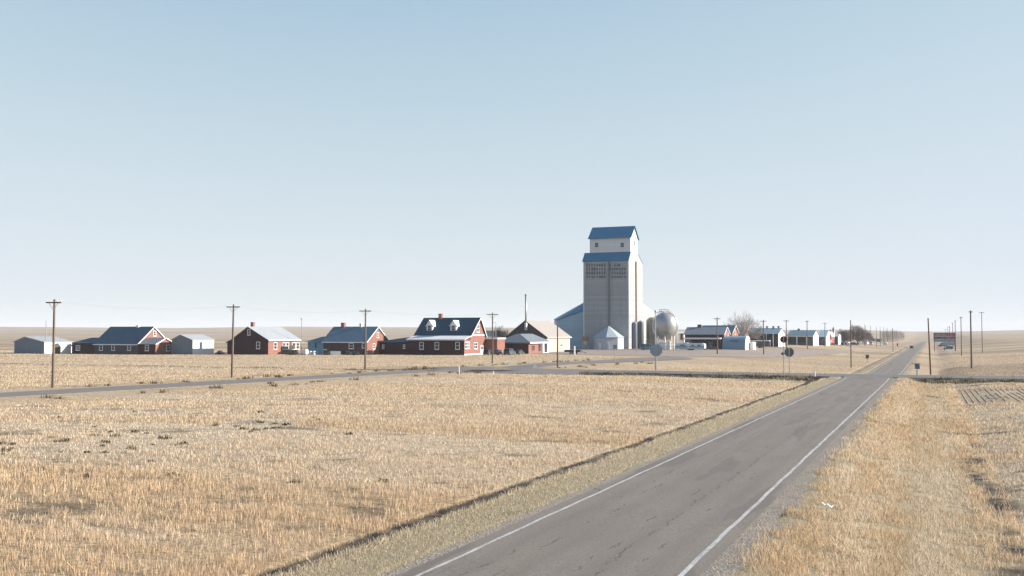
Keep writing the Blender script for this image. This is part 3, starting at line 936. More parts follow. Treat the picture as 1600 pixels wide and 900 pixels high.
def house_x(name, label, cat, base, left, eave, apex, wall, roofm, back=None, trim=True, group=None, ov=0.45, fas=True):
    """gabled building, ridge along X; base = pixel of the near right corner, apex = pixel of the right gable's peak"""
    P = ground_at(*base)
    t = empty(name, P, label, cat, group)
    W = P.x - on_y(left, base[1], P.y).x
    e = on_y(base[0], eave, P.y).z - P.z
    A = on_x(*apex, P.x) - P
    ay, rz = A.y, A.z
    D = 2 * ay if back is None else (on_x(back, base[1], P.x) - P).y
    mb = MB().prism([(-W, 0, -0.3), (-W, D, -0.3), (-W, D, e), (-W, ay, rz), (-W, 0, e)], (W, 0, 0))
    w_ = mb.build('wall', wall, t)
    r = MB(); roof_x(r, -W, 0, D, e, ay, rz, ov); rf = r.build('roof', roofm, t)
    if trim: rake_trim(t, D, e, ay, rz, ov=ov)
    if fas: fascia(t, -W - 0.3, 0.3, e - (rz - e) / ay * ov + 0.2, -ov)
    return t, P, W, D, e, ay, rz, rf


def house_y(name, label, cat, base, left, eave, apex, right, wall, roofm, group=None, ov=0.4, trimmat=None):
    """gabled building, gable towards the viewer; base = near right corner, right = column of the far right corner"""
    P = ground_at(*base)
    t = empty(name, P, label, cat, group)
    W = P.x - on_y(left, base[1], P.y).x
    e = on_y(base[0], eave, P.y).z - P.z
    A = on_y(*apex, P.y) - P
    D = (on_x(right, base[1], P.x) - P).y
    ax, rz = A.x, A.z
    mb = MB().prism([(-W, 0, -0.3), (0, 0, -0.3), (0, 0, e), (ax, 0, rz), (-W, 0, e)], (0, D, 0))
    mb.build('wall', wall, t)
    r = MB(); roof_y(r, -W, 0, D, e, ax, rz, ov); rf = r.build('roof', roofm, t)
    if trimmat:
        s1 = (rz - e) / (-ax)
        MB().box(ov + 0.003, ov + 0.05, -0.35, D + 0.35, e - s1 * ov - 0.1, e - s1 * ov + 0.16).build('fascia', trimmat, t)
    return t, P, W, D, e, ax, rz, rf


# ------------------------------------------------------------------ far left sheds
t, P, W, D, e, ax, rz, rf = house_y('metal_shed', 'long low metal shed with dark gable end at far left of the town', 'shed', (69, 552.5), 22, 534.5, (40, 526.5), 112, WHITEM, LTROOF, ov=0.25)
MB().prism([(-W + 0.15, -0.06, 0), (-0.15, -0.06, 0), (-0.15, -0.06, e - 0.1), (ax, -0.06, rz - 0.2), (-W + 0.15, -0.06, e - 0.1)], (0, 0.055, 0)).build('shaded_gable', GREYM, t)  # greyer sheet over the white wall paints the gable's shade
t, P, W, D, e, ax, rz, rf = house_y('lean_shed', 'small pale shed with open dark front beside the long low shed', 'shed', (95, 553), 82, 540.5, (92, 536.5), 111, WHITEM, WHITEM, ov=0.12)
MB().prism([(-W + 0.2, -0.05, 0), (-0.2, -0.05, 0), (-0.2, -0.05, e - 0.15), (-W + 0.2, -0.05, e - 0.55)], (0, 0.045, 0)).build('door', DARK, t)

# ------------------------------------------------------------------ house with a steep blue roof and a small pink gabled wing
t, P, W, D, e, ay, rz, rf = house_x('farm_house', 'grey fronted house with steep blue roof and a small gabled wing at its corner', 'house', (215, 553.8), 148, 536.5, (240, 511), SLATEW, DKROOF)
MB().prism([(0.004, 0, -0.3), (0.004, D, -0.3), (0.004, D, e), (0.004, ay, rz), (0.004, 0, e)], (0.07, 0, 0)).build('sun_side_gable', BRICK, t)  # sunlit look of this gable put into its lighter brick colour
chimney(rf, 216, 509.2, 513.5, P, ay, 0.8, OFFW)
for px in (158, 177, 202): window_front(W, t, px, 543.2, 1.25, 1.5)
window_side(t, 241.5, 521, 1.1, 1.5, 0.075)
# lean-to at its left end
Wl = -W - (on_y(111, 553, P.y).x - P.x)
el = on_y(130, 536, P.y + 0.3).z - P.z
hl = on_y(135, 527.5, P.y + 4).z - P.z
mb = MB().box(-W - Wl, -W - 0.003, 0.3, 8, -0.3, el); lw = mb.build('side_wing', DARKRED, t)
r = MB().add([(-W - Wl - 0.4, -0.1, el), (-W - 0.004, -0.1, el), (-W - 0.004, 8.3, el), (-W - Wl - 0.4, 8.3, el), (-W - Wl + 3.4, 4, hl), (-W - 0.004, 4, hl)],
             [(0, 1, 5, 4), (1, 2, 5), (2, 3, 4, 5), (3, 0, 4), (0, 3, 2, 1)])
r.build('wing_roof', DKROOF, lw)
c = on_y(122, 543.5, P.y + 0.3) - P
_window(t, Vector((c.x, 0.3, c.z)), Vector((1, 0, 0)), Vector((0, -1, 0)), 1.5, 1.4, WHITE, 'window')
# gabled wing at the right corner
Q = on_y(243, 553.8, P.y) - P
ew = on_y(243, 537.5, P.y).z - P.z
A = on_x(258, 528.5, P.x + Q.x) - P
Dw = (on_x(273, 553.8, P.x + Q.x) - P).y
mb = MB().prism([(0.003, 0, -0.3), (0.003, Dw, -0.3), (0.003, Dw, ew), (0.003, A.y, A.z), (0.003, 0, ew)], (Q.x, 0, 0))
wg = mb.build('front_wing', BRICK, t)
r = MB(); roof_x(r, 0.36, Q.x, Dw, ew, A.y, A.z, 0.35); r.build('wing_roof', GREYROOF, wg)
mbx = empty
rake_trim(wg, Dw, ew, A.y, A.z, Q.x, None, 0.35)
MB().box(0.06, Q.x - 0.02, -0.07, -0.004, -0.3, ew).build('shaded_front', DARKRED, wg)  # shade on the wing's front painted as a dark facing
c = on_y(230, 543.5, P.y) - P
_window(wg, Vector((c.x, -0.07, c.z)), Vector((1, 0, 0)), Vector((0, -1, 0)), 1.25, 1.6, WHITE, 'window')
c = on_x(262.5, 543.5, P.x + Q.x) - P
_window(wg, Vector((Q.x, c.y, c.z)), Vector((0, 1, 0)), Vector((1, 0, 0)), 1.5, 1.7, WHITE, 'window')

# ------------------------------------------------------------------ white metal shed
t, P, W, D, e, ax, rz, rf = house_y('machine_shed', 'bright white metal shed with blue grey gable between two brick houses', 'shed', (301, 554), 268, 531.5, (283, 523.5), 334, WHITEM, LTROOF, ov=0.12)
MB().prism([(-W + 0.1, -0.06, 0), (-0.1, -0.06, 0), (-0.1, -0.06, e - 0.08), (ax, -0.06, rz - 0.15), (-W + 0.1, -0.06, e - 0.08)], (0, 0.055, 0)).build('shaded_gable', GREYM, t)  # shade of the front gable put into a grey sheet over white

# ------------------------------------------------------------------ brick house with its dark gable to the road
t, P, W, D, e, ax, rz, rf = house_y('brick_house', 'brick house with dark gable front and pale grey roof, one tall brick chimney', 'house', (419, 554.2), 362, 531, (388, 511), 468, BRICK, LTROOF, trimmat=WHITE)
MB().prism([(-W, -0.07, -0.3), (0, -0.07, -0.3), (0, -0.07, e), (ax, -0.07, rz), (-W, -0.07, e)], (0, 0.066, 0)).build('shaded_gable_face', DARKRED, t)  # dark facing over the brick: the gable's shade as colour
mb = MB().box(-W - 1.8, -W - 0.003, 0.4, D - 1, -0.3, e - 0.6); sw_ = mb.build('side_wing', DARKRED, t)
MB().slab([(-W - 2.2, 0.1, e - 0.75), (-W + 0.1, 0.1, e + 0.35), (-W + 0.1, D - 0.7, e + 0.35), (-W - 2.2, D - 0.7, e - 0.75)], 0.14).build('wing_roof', GREYROOF, sw_)
c = on_y(395, 504.3, P.y + 3) - P
MB().box(c.x - 0.4, c.x + 0.4, 2.6, 3.4, rz - 0.9, c.z).box(c.x - 0.46, c.x + 0.46, 2.54, 3.46, c.z + 0.002, c.z + 0.16).build('chimney', BRICK, rf)
window_front(W, t, 389, 519, 0.95, 1.6, y=-0.072); window_front(W, t, 403.5, 539.5, 1.2, 1.9, y=-0.072)
for px, w_ in ((430, 1.5), (443.5, 1.2), (449, 1.2), (465, 1.5)): window_side(t, px, 540.5, w_, 1.9)
c = on_x(456, 544, P.x) - P
dr = MB(); _bar(dr, Vector((0, c.y, 1.15)), Vector((0, 1, 0)), Vector((1, 0, 0)), -1.2, 1.2, -1.1, 1.2, 0.004, 0.09); d_ = dr.build('door', DARK, t)
dr = MB(); _bar(dr, Vector((0.09, c.y, 1.15)), Vector((0, 1, 0)), Vector((1, 0, 0)), 0.7, 0.9, -0.1, 0.05, 0.004, 0.06); dr.build('handle', STEEL, d_)
c = on_x(459, 540.5, P.x) - P
_window(t, Vector((0, c.y, c.z)), Vector((0, 1, 0)), Vector((1, 0, 0)), 1.5, 1.9, WHITE, 'window')

# ------------------------------------------------------------------ purple-grey house with a blue side wing
t, P, W, D, e, ay, rz, rf = house_x('blue_wing_house', 'mauve grey house with pink gable, blue roof and a blue painted side wing', 'house', (573, 554.5), 505, 533, (590, 511), GREYB, TEALR)
MB().prism([(0.004, 0, -0.3), (0.004, D, -0.3), (0.004, D, e), (0.004, ay, rz), (0.004, 0, e)], (0.07, 0, 0)).build('sun_side_gable', BRICK, t)  # paler brick face paints the sun on this end
chimney(rf, 536.5, 505, 512, P, ay, 0.95); chimney(rf, 564, 506.3, 511.5, P, ay, 0.6, OFFW)
window_front(W, t, 549, 540.5, 1.5, 1.5); window_front(W, t, 568, 540, 0.9, 1.3)
window_side(t, 590, 523.5, 1.1, 1.4, 0.075); window_side(t, 584, 541, 1.2, 1.5, 0.075)
X0 = on_y(480, 553, P.y).x - P.x; el = on_y(490, 534.5, P.y).z - P.z; hl = on_y(497, 526, P.y + 4).z - P.z
wg = MB().box(X0, -W - 0.003, 0.25, 8, -0.3, el).build('side_wing', BLUEW, t)
MB().add([(X0 - 0.9, -0.3, el), (-W - 0.004, -0.3, el), (-W - 0.004, 8.3, el), (X0 - 0.9, 8.3, el), (X0 + 2.2, 4, hl), (-W - 0.004, 4, hl)],
         [(0, 1, 5, 4), (1, 2, 5), (2, 3, 4, 5), (3, 0, 4), (0, 3, 2, 1)]).build('wing_roof', TEALR, wg)
c = on_y(493.5, 539.5, P.y + 0.25) - P
_window(wg, Vector((c.x, 0.25, c.z)), Vector((1, 0, 0)), Vector((0, -1, 0)), 0.8, 1.5, BLUEW, 'window')
PW = P.copy()

# ------------------------------------------------------------------ dormer house
t, P, W, D, e, ay, rz, rf = house_x('dormer_house', 'red brick house with two white dormers on its blue roof and a long front porch', 'house', (725, 555), 638, 524, (749, 496), BRICK, BLUER, back=757.8, trim=False, fas=False)
# rebuild the main block behind the porch
for o_ in list(t.children): bpy.data.objects.remove(o_)
y1 = (on_x(735.3, 555, P.x) - P).y
D = (on_x(757.6, 555, P.x) - P).y
A = on_x(749, 497.0, P.x) - P; ay = A.y; rz = A.z
e = on_x(735.5, 523.5, P.x).z - P.z
em = e
MB().prism([(-W, y1, -0.3), (-W, D, -0.3), (-W, D, em), (-W, ay, rz), (-W, y1, em)], (W, 0, 0)).build('wall', BRICK, t)
sl0 = (rz - em) / (ay - y1); sl1 = (rz - em) / (D - ay); ov = 0.5; g = 0.45
r = MB().prism([(-W - g, y1 - ov, em - sl0 * ov + 0.16), (-W - g, ay, rz + 0.16), (-W - g, D + ov, em - sl1 * ov + 0.16),
                (-W - g, D + ov, em - sl1 * ov + 0.01), (-W - g, ay, rz + 0.01), (-W - g, y1 - ov, em - sl0 * ov + 0.01)], (W + 2 * g, 0, 0))
rf = r.build('roof', DORMR, t)
mb = MB(); xo = g + 0.003; h = 0.3
mb.prism([(xo, y1 - ov, em - sl0 * ov + 0.17), (xo, ay, rz + 0.17), (xo, ay, rz + 0.17 - h), (xo, y1 - ov, em - sl0 * ov + 0.17 - h)], (0.05, 0, 0))
mb.prism([(xo, D + ov, em - sl1 * ov + 0.17), (xo, ay + 0.002, rz + 0.17), (xo, ay + 0.002, rz + 0.17 - h), (xo, D + ov, em - sl1 * ov + 0.17 - h)], (0.05, 0, 0))
mb.build('barge_board', WHITE, t)
MB().box(0.004, 0.06, y1 + 0.02, D - 0.02, em - 0.15, em + 0.1).build('string_course', WHITE, t)
c = on_y(688, 491, P.y + ay) - P
chimney(rf, 688.5, 491, 497, P, ay, 0.9)
# porch
pe = on_y(725, 530, P.y).z - P.z; ph = on_y(700, 525.3, P.y + y1).z - P.z
pw = MB().prism([(-W, 0, -0.3), (-W, y1 - 0.003, -0.3), (-W, y1 - 0.003, ph - 0.02), (-W, 0, pe - 0.1)], (W, 0, 0)).build('porch_wall', DARKRED, t)  # porch front kept near-black: its shade is in the colour
MB().slab([(-W - 0.4, -0.5, pe), (0.5, -0.5, pe), (0.5, y1 - 0.01, ph + 0.22), (-W - 0.4, y1 - 0.01, ph + 0.22)], 0.16).build('porch_roof', OFFW, t)
MB().box(-W - 0.4, 0.5, -0.56, -0.503, pe - 0.3, pe + 0.03).build('fascia', WHITE, t)
MB().box(0.004, 0.075, 0.02, y1 - 0.02, -0.28, pe - 0.15).build('porch_end', BRICK, t)  # lighter brick added so the porch end looks sunlit
for px in (658.7, 682.7, 715): window_front(W, t, px, 540.2, 1.25, 1.95)
for px, w_ in ((728.3, 1.9), (732, 1.0)): window_side(t, px, 539.5, w_, 1.8, 0.076)
window_side(t, 742.8, 540, 2.3, 1.7)
window_side(t, 746.6, 513, 1.8, 2.2)
c = on_x(752.5, 544, P.x) - P
dr = MB(); _bar(dr, Vector((0, c.y, 1.25)), Vector((0, 1, 0)), Vector((1, 0, 0)), -0.85, 0.85, -1.1, 1.2, 0.004, 0.1); d_ = dr.build('door', WHITE, t)
dr = MB(); _bar(dr, Vector((0.1, c.y, 1.25)), Vector((0, 1, 0)), Vector((1, 0, 0)), -0.6, 0.6, 0.1, 0.95, 0.004, 0.03); dr.build('pane', PANE, d_)
MB().box(0.004, 0.12, 0.02, D - 0.05, -0.28, 0.28).build('foundation', WHITE, t)
# dormers
for px, pyb, pyt in ((671, 519, 500.2), (708.3, 519, 500.5)):
    yy = y1 + (ay - y1) * 0.24
    c = on_y(px, pyb, P.y + yy) - P; a_ = on_y(px, pyt, P.y + yy) - P; ee = on_y(px, 507.2, P.y + yy).z - P.z
    zb = em + sl0 * (yy - y1) - 0.1; hw_ = 0.86
    y2 = y1 + (ee - em) / sl0 + 0.4; y3 = y1 + (a_.z - em) / sl0 + 0.3
    dm = MB().prism([(c.x - hw_, yy, zb), (c.x + hw_, yy, zb), (c.x + hw_, yy, ee), (c.x, yy, a_.z - 0.15), (c.x - hw_, yy, ee)], (0, y3 - yy - 0.5, 0)).build('dormer', WHITE, t)
    so_ = (a_.z - ee) / hw_; o2 = 0.34
    MB().prism([(c.x - hw_ - o2, yy - 0.22, ee - so_ * o2 + 0.05), (c.x, yy - 0.22, a_.z + 0.05), (c.x + hw_ + o2, yy - 0.22, ee - so_ * o2 + 0.05),
                (c.x + hw_ + o2, yy - 0.22, ee - so_ * o2 - 0.09), (c.x, yy - 0.22, a_.z - 0.09), (c.x - hw_ - o2, yy - 0.22, ee - so_ * o2 - 0.09)], (0, y3 - yy + 0.5, 0)).build('dormer_roof', OFFW, dm)
    _window(dm, Vector((c.x, yy, (zb + ee) / 2 - 0.02)), Vector((1, 0, 0)), Vector((0, -1, 0)), 1.3, ee - zb - 0.25, WHITE, 'window')
# lean-to wing on the left
X0 = on_y(584.5, 554.5, P.y + 0.4).x - P.x; el = on_y(610, 535.2, P.y + 0.4).z - P.z; hl = on_y(630, 525.3, P.y + 4.5).z - P.z
wg = MB().box(X0, -W - 0.003, 0.4, 8.5, -0.3, el).build('side_wing', DARKRED, t)
MB().add([(X0 - 0.4, -0.1, el), (-W - 0.004, -0.1, el + 0.15), (-W - 0.004, 8.9, el), (X0 - 0.4, 8.9, el), (X0 + 5.2, 4.5, (el + hl) / 2 + 0.2), (-W - 0.004, 4.5, hl)],
         [(0, 1, 5, 4), (1, 2, 5), (2, 3, 4, 5), (3, 0, 4), (0, 3, 2, 1)]).build('wing_roof', DORMR, wg)
for px in (598.8, 631.5):
    c = on_y(px, 541.5, P.y + 0.4) - P
    _window(wg, Vector((c.x, 0.4, c.z)), Vector((1, 0, 0)), Vector((0, -1, 0)), 0.65, 1.1, WHITE, 'window')
# flat-roofed brick annexe at the back right
X1 = 0.0
Yb = D + 0.003
ex = on_y(764, 529.8, P.y + D + 2).z - P.z
Xr = on_y(775.5, 553, P.y + D).x - P.x
an = MB().box(-3, Xr, Yb + 0.6, Yb + 6, -0.3, ex).build('rear_annexe', BRICK, t)
MB().box(-3, Xr + 0.25, Yb + 0.35, Yb + 6.2, ex + 0.003, ex + 0.35).build('flat_roof', WHITE, an)

# pale house far behind the dormer house
t, P, W, D, e, ay, rz, rf = house_x('pale_roof_house', 'distant small house with pale roof behind the brick annexe and parked cars', 'house', (776, 541), 752, 524.5, (779, 517), CREAM, LTROOF, trim=False)

# ------------------------------------------------------------------ brick office with hipped roof and the hall behind it
t, P, W, D, e, ax, rz, rf = house_y('brick_hall', 'tall hall with dark gable, beige roof and cream side wall left of the grain elevator', 'building', (854, 550.6), 791, 526, (821, 501), 890.5, CREAM, TANROOF, ov=0.5, trimmat=OFFW)
MB().prism([(-W, -0.07, -0.3), (0, -0.07, -0.3), (0, -0.07, e), (ax, -0.07, rz), (-W, -0.07, e)], (0, 0.066, 0)).build('gable_front', paint('shaded_gable_paint', (0.06, 0.045, 0.045), 0.8), t)  # dark face over the cream wall paints the gable's shade
c = on_x(877, 539, P.x) - P
lm = MB(); _bar(lm, Vector((0, c.y, c.z)), Vector((0, 1, 0)), Vector((1, 0, 0)), -0.5, 0.5, -0.12, 0.12, 0.004, 0.5); lm.build('wall_lamp', DARK, t)
Yh = P.y
# flue
c = on_y(822.3, 461, P.y - 0.5); b_ = on_y(822.3, 513, P.y - 0.5)
f_ = MB().tube((0, 0, b_.z - P.z - 0.2), (0, 0, c.z - P.z), 0.27, 0.27, 14).tube((0, 0, c.z - P.z + 0.002), (0, 0, c.z - P.z + 0.25), 0.42, 0.42, 14)
o = f_.build('flue', STEEL, t, True); o.location = (c.x - P.x, c.y - P.y - 0.3, 0)
MB().tube((0, 0, b_.z - P.z - 0.6), (0, 0, b_.z - P.z + 1.6), 0.42, 0.42, 14).build('flue_base', OFFW, o, True)
t, P, W, D, e, ax, rz, rf = house_y('brick_office', 'low brick office with hipped grey roof and white pillared doorway behind the parked cars', 'building', (826, 552.8), 779, 535, (806, 522), 859, DARKRED, GREYROOF)
for o_ in list(t.children): bpy.data.objects.remove(o_)
D = (on_x(858, 552.5, P.x) - P).y
D = min(D, Yh - P.y - 0.3) if Yh - P.y > 6 else D
MB().box(-W, 0, 0, D, -0.3, e).build('wall', BRICK, t)
MB().box(-W, -0.02, -0.07, -0.004, -0.3, e - 0.02).build('shaded_front', DARKRED, t)  # front shade painted as a dark facing over the brick
o_ = 0.7; hz_ = on_y(806, 521.5, P.y + 3.5).z - P.z
MB().add([(-W - o_, -o_, e), (o_, -o_, e), (o_, D + o_, e), (-W - o_, D + o_, e), (-W * 0.55, 3.6, hz_), (-W * 0.45, 3.6, hz_), (-W * 0.45, D - 3, hz_), (-W * 0.55, D - 3, hz_)],
         [(0, 1, 5, 4), (1, 2, 6, 5), (2, 3, 7, 6), (3, 0, 4, 7), (4, 5, 6, 7), (0, 3, 2, 1)]).build('roof', GREYROOF, t)
MB().box(o_ + 0.003, o_ + 0.06, -o_, D + o_, e - 0.3, e + 0.05).build('fascia', WHITE, t)
MB().box(-W - o_, o_, -o_ - 0.06, -o_ - 0.003, e - 0.28, e + 0.04).build('fascia', GREYROOF, t)
c0 = (on_x(846.5, 545, P.x) - P).y; c1 = (on_x(855.5, 545, P.x) - P).y
dr = MB(); _bar(dr, Vector((0, (c0 + c1) / 2, e / 2 - 0.1)), Vector((0, 1, 0)), Vector((1, 0, 0)), -(c1 - c0) / 2, (c1 - c0) / 2, -e / 2 + 0.15, e / 2 - 0.1, 0.004, 0.35); d_ = dr.build('doorway', WHITE, t)
dr = MB(); _bar(dr, Vector((0.35, (c0 + c1) / 2, e / 2 - 0.2)), Vector((0, 1, 0)), Vector((1, 0, 0)), -(c1 - c0) / 2 + 1.1, (c1 - c0) / 2 - 1.1, -e / 2 + 0.4, e / 2 - 0.3, 0.004, 0.04); dr.build('pane', PANE, d_)
c = on_x(833, 543, P.x) - P
_window(t, Vector((0, c.y, 1.6)), Vector((0, 1, 0)), Vector((1, 0, 0)), 2.2, 1.5, BRICK, 'window')
c = on_x(843, 543, P.x) - P
_window(t, Vector((0, c.y, 1.6)), Vector((0, 1, 0)), Vector((1, 0, 0)), 1.6, 1.8, DARK, 'window')

# ------------------------------------------------------------------ grain elevator
P = ground_at(983, 545.5)
t = empty('grain_elevator', P, 'tall pale grain elevator with blue roofs and a cupola towering over the town', 'grain elevator')
PE = P.copy()
W = P.x - on_y(912, 545.5, P.y).x
D = (on_x(1004.8, 545.5, P.x) - P).y
e1 = on_y(982.5, 405.4, P.y).z - P.z
c0 = on_x(985.2, 394.2, P.x) - P; s0, b0 = c0.y, c0.z
e2 = on_x(985.2, 369.2, P.x).z - P.z
A = on_x(990.6, 354, P.x) - P; ay, rz = A.y, A.z
s1 = 2 * ay - s0
WC = P.x - on_y(921.5, 380, P.y + s0).x
D2 = max(D, s1 + 1)
body = MB().prism([(0, 0, -0.3), (0, D, -0.3), (0, D, e1), (0, s1, b0), (0, s0, b0), (0, 0, e1)], (-W, 0, 0)).build('main_house', ELEVW, t)
cup = MB().prism([(-0.02, s0, b0 + 0.003), (-0.02, s1, b0 + 0.003), (-0.02, s1, e2), (-0.02, ay, rz), (-0.02, s0, e2)], (-WC + 0.02, 0, 0)).build('cupola', siding('cupola_cladding', (0.56, 0.58, 0.59), 0.6, 'z', 0.85, 0.05, 0.2, 0.5), t)
k = (rz - e2) / (ay - s0)
r = MB().prism([(-WC - 0.5, s0 - 0.7, e2 - k * 0.7 + 0.25), (-WC - 0.5, ay, rz + 0.25), (-WC - 0.5, s1 + 0.7, e2 - k * 0.7 + 0.25), (-WC - 0.5, s1 + 0.7, e2 - k * 0.7 + 0.02), (-WC - 0.5, ay, rz + 0.02), (-WC - 0.5, s0 - 0.7, e2 - k * 0.7 + 0.02)], (WC + 1.0, 0, 0))
r.build('cupola_roof', BLUER, cup)
k = (b0 - e1) / s0
MB().slab([(-W - 0.35, -0.5, e1 - k * 0.5 + 0.25), (0.1, -0.5, e1 - k * 0.5 + 0.25), (0.1, s0 - 0.01, b0 + 0.25), (-W - 0.35, s0 - 0.01, b0 + 0.25)], 0.2).build('skirt_roof', BLUER, body)
MB().slab([(-W - 0.35, D + 0.4, e1 - k * 0.5 + 0.25), (0.1, D + 0.4, e1 - k * 0.5 + 0.25), (0.1, s1 + 0.01, b0 + 0.25), (-W - 0.35, s1 + 0.01, b0 + 0.25)], 0.2).build('skirt_roof', BLUER, body)
for px in (932.3, 972.3):
    c = on_y(px, 382.8, P.y + s0) - P
    _window(cup, Vector((c.x, s0, c.z)), Vector((1, 0, 0)), Vector((0, -1, 0)), 1.5, 1.8, OFFW, 'window')
c = on_x(991.3, 380, P.x) - P
_window(cup, Vector((0, c.y, c.z)), Vector((0, 1, 0)), Vector((1, 0, 0)), 1.4, 1.9, OFFW, 'window')
# rows of small dark blocks for faded, unreadable painted marks under the eave
rr = random.Random(5); mkl, mkr = MB(), MB()
for row in range(4):
    for col_ in range(16):
        if rr.random() < 0.08 or col_ == 8: continue
        mk = mkl if col_ < 8 else mkr
        px = 917.2 + col_ * 3.95 + rr.uniform(-0.3, 0.3); py = 414.2 + row * 6.1
        c = on_y(px, py, P.y) - P
        w_ = 0.22 + 0.1 * rr.random(); hh_ = 0.42 + 0.2 * rr.random() - (0.12 if row == 3 else 0)
        mk.box(c.x - w_, c.x + w_, -0.02, -0.004, c.z - hh_, c.z + hh_)
        if rr.random() < 0.5: mk.box(c.x + w_ + 0.1, c.x + w_ + 0.28, -0.02, -0.004, c.z - hh_, c.z + hh_ * rr.uniform(-0.2, 1))
for mk in (mkl, mkr): mk.build('painted_marks', paint('faded_mark_grey', (0.10, 0.108, 0.115), 0.8), t)
ztop = on_y(951.5, 409, P.y).z - P.z
xc = on_y(951.8, 470, P.y).x - P.x
MB().tube((xc, -0.35, 2), (xc, -0.35, ztop), 0.28, 0.28, 10).box(xc - 0.5, xc + 0.5, -0.4, -0.003, ztop - 26.0, ztop - 24.6).build('downspout', paint('dull_spout_metal', (0.16, 0.165, 0.17), 0.7, 0.2, 0.3), t)
yc = (on_x(993.2, 470, P.x) - P).y
z0_ = on_x(993.2, 503, P.x).z - P.z
MB().tube((0.28, yc, z0_), (0.28, yc, e1 - 0.2), 0.26, 0.26, 10).build('leg_pipe', paint('rusty_pipe', (0.33, 0.20, 0.17), 0.7, 0.2, 0.3), t)
MB().box(-W - 0.05, -W + 0.3, -0.08, -0.003, 0, e1 - 0.4).build('corner_trim', OFFW, t); MB().box(-0.3, 0.04, -0.08, -0.003, 0, e1 - 0.4).build('corner_trim', OFFW, t)
c = on_y(971.5, 537, P.y) - P
MB().box(c.x - 2.4, c.x + 2.4, -0.1, -0.004, -0.1, 4.4).build('drive_door', paint('slate_door', (0.20, 0.22, 0.24), 0.7), t)
# annex on the left: a hipped grain crib
Y0 = P.y + 5
a0 = on_y(862, 544.5, Y0) - P; a1 = on_y(871, 500.8, Y0) - P; a2 = on_y(912.5, 483.5, Y0) - P
b2 = on_y(913, 463.5, Y0 + 9) - P; b1 = on_y(866, 500.0, Y0 + 9) - P
XR = -W - 0.003
yb0, yb1 = a1.y, b2.y
ax_ = MB().add([(a1.x, yb0, -0.3), (XR, yb0, -0.3), (XR, yb0, a2.z), (a1.x, yb0, a1.z), (b1.x, yb1, -0.3), (XR, yb1, -0.3), (XR, yb1, b2.z), (b1.x, yb1, b1.z)],
               [(0, 1, 2, 3), (4, 7, 6, 5), (0, 4, 5, 1), (1, 5, 6, 2), (0, 3, 7, 4), (3, 2, 6, 7)])
annex = ax_.build('side_annex', ANNEXW, t)
MB().slab([(a1.x - 0.3, yb0 - 0.3, a1.z + 0.2), (XR, yb0 - 0.3, a2.z + 0.2), (XR, yb1, b2.z + 0.2), (b1.x - 0.3, yb1, b1.z + 0.2)], 0.15).build('annex_roof', BLUER, annex)
# annex behind: its white flank slopes down towards the back
ra = on_x(1006.5, 472.5, P.x) - P; yq = (on_x(1028, 545, P.x) - P).y
rb = on_x(1027, 491, P.x) - P
MB().prism([(-0.3, D + 0.003, -0.3), (-0.3, yq, -0.3), (-0.3, yq, rb.z), (-0.3, D + 0.003, ra.z)], (-W + 0.6, 0, 0)).build('rear_annex', ELEVW, t)

# octagonal bin in front of the elevator
P = ground_at(944, 546)
ctr = Vector((P.x, P.y, P.z))
t = empty('grain_bin', ctr, 'small eight sided grain bin with pointed roof standing at the elevator front', 'grain bin')
Rb = (on_y(966, 540, P.y).x - on_y(920, 540, P.y).x) / 2
ctr_y = Rb
e = on_y(944, 527, P.y).z - P.z; h = on_y(943, 509.3, P.y + Rb).z - P.z
rot = R(22.5 - 14)
o = MB().lathe([(Rb, -0.3), (Rb, e)], (0, ctr_y, 0), 8, rot).build('wall', siding('bin_white', (0.42, 0.45, 0.47), 0.7, 'v', 0.8, 0.06, 0.1), t)
MB().lathe([(Rb + 0.25, e - 0.1), (Rb + 0.25, e + 0.02), (0.15, h)], (0, ctr_y, 0), 8, rot).build('roof', siding('bin_roof', (0.33, 0.37, 0.40), 0.8, 'v', 0.8, 0.06, 0.1), t)
for a in (-1.9, -1.35):
    c_ = Vector((math.cos(a) * Rb * 0.94, ctr_y + math.sin(a) * Rb * 0.94, 1.1)); n_2 = Vector((math.cos(a), math.sin(a), 0)); u_ = Vector((-n_2.y, n_2.x, 0))
    dr = MB(); _bar(dr, c_, u_, n_2, -0.55, 0.55, -1.1, 1.2, -0.05, 0.1); dr.build('hatch', OFFW, t)
# rusty hopper
P = ground_at(914.5, 545.6)
t = empty('rusty_hopper', P, 'orange rusty hopper on legs between blue annex and pointed bin', 'hopper')
zt = top_z(P, 526); zm = top_z(P, 533)
MB().prism([(-0.9, -0.7, zm), (0.9, -0.7, zm), (0.9, 0.7, zm), (-0.9, 0.7, zm)], (0, 0, zt - zm)).build('hopper', RUST, t)
MB().add([(-0.85, -0.65, zm - 0.003), (0.85, -0.65, zm - 0.003), (0.85, 0.65, zm - 0.003), (-0.85, 0.65, zm - 0.003), (0.1, 0.0, zm - 1.4), (0.5, 0.0, zm - 1.4), (0.5, 0.3, zm - 1.4), (0.1, 0.3, zm - 1.4)],
         [(0, 1, 5, 4), (1, 2, 6, 5), (2, 3, 7, 6), (3, 0, 4, 7), (4, 5, 6, 7), (0, 3, 2, 1)]).build('chute', OFFW, t)
for sx in (-0.75, 0.75):
    for sy in (-0.55, 0.55): MB().tube((sx, sy, -0.1), (sx, sy, zm), 0.09, 0.09, 6).build('leg', STEEL, t)


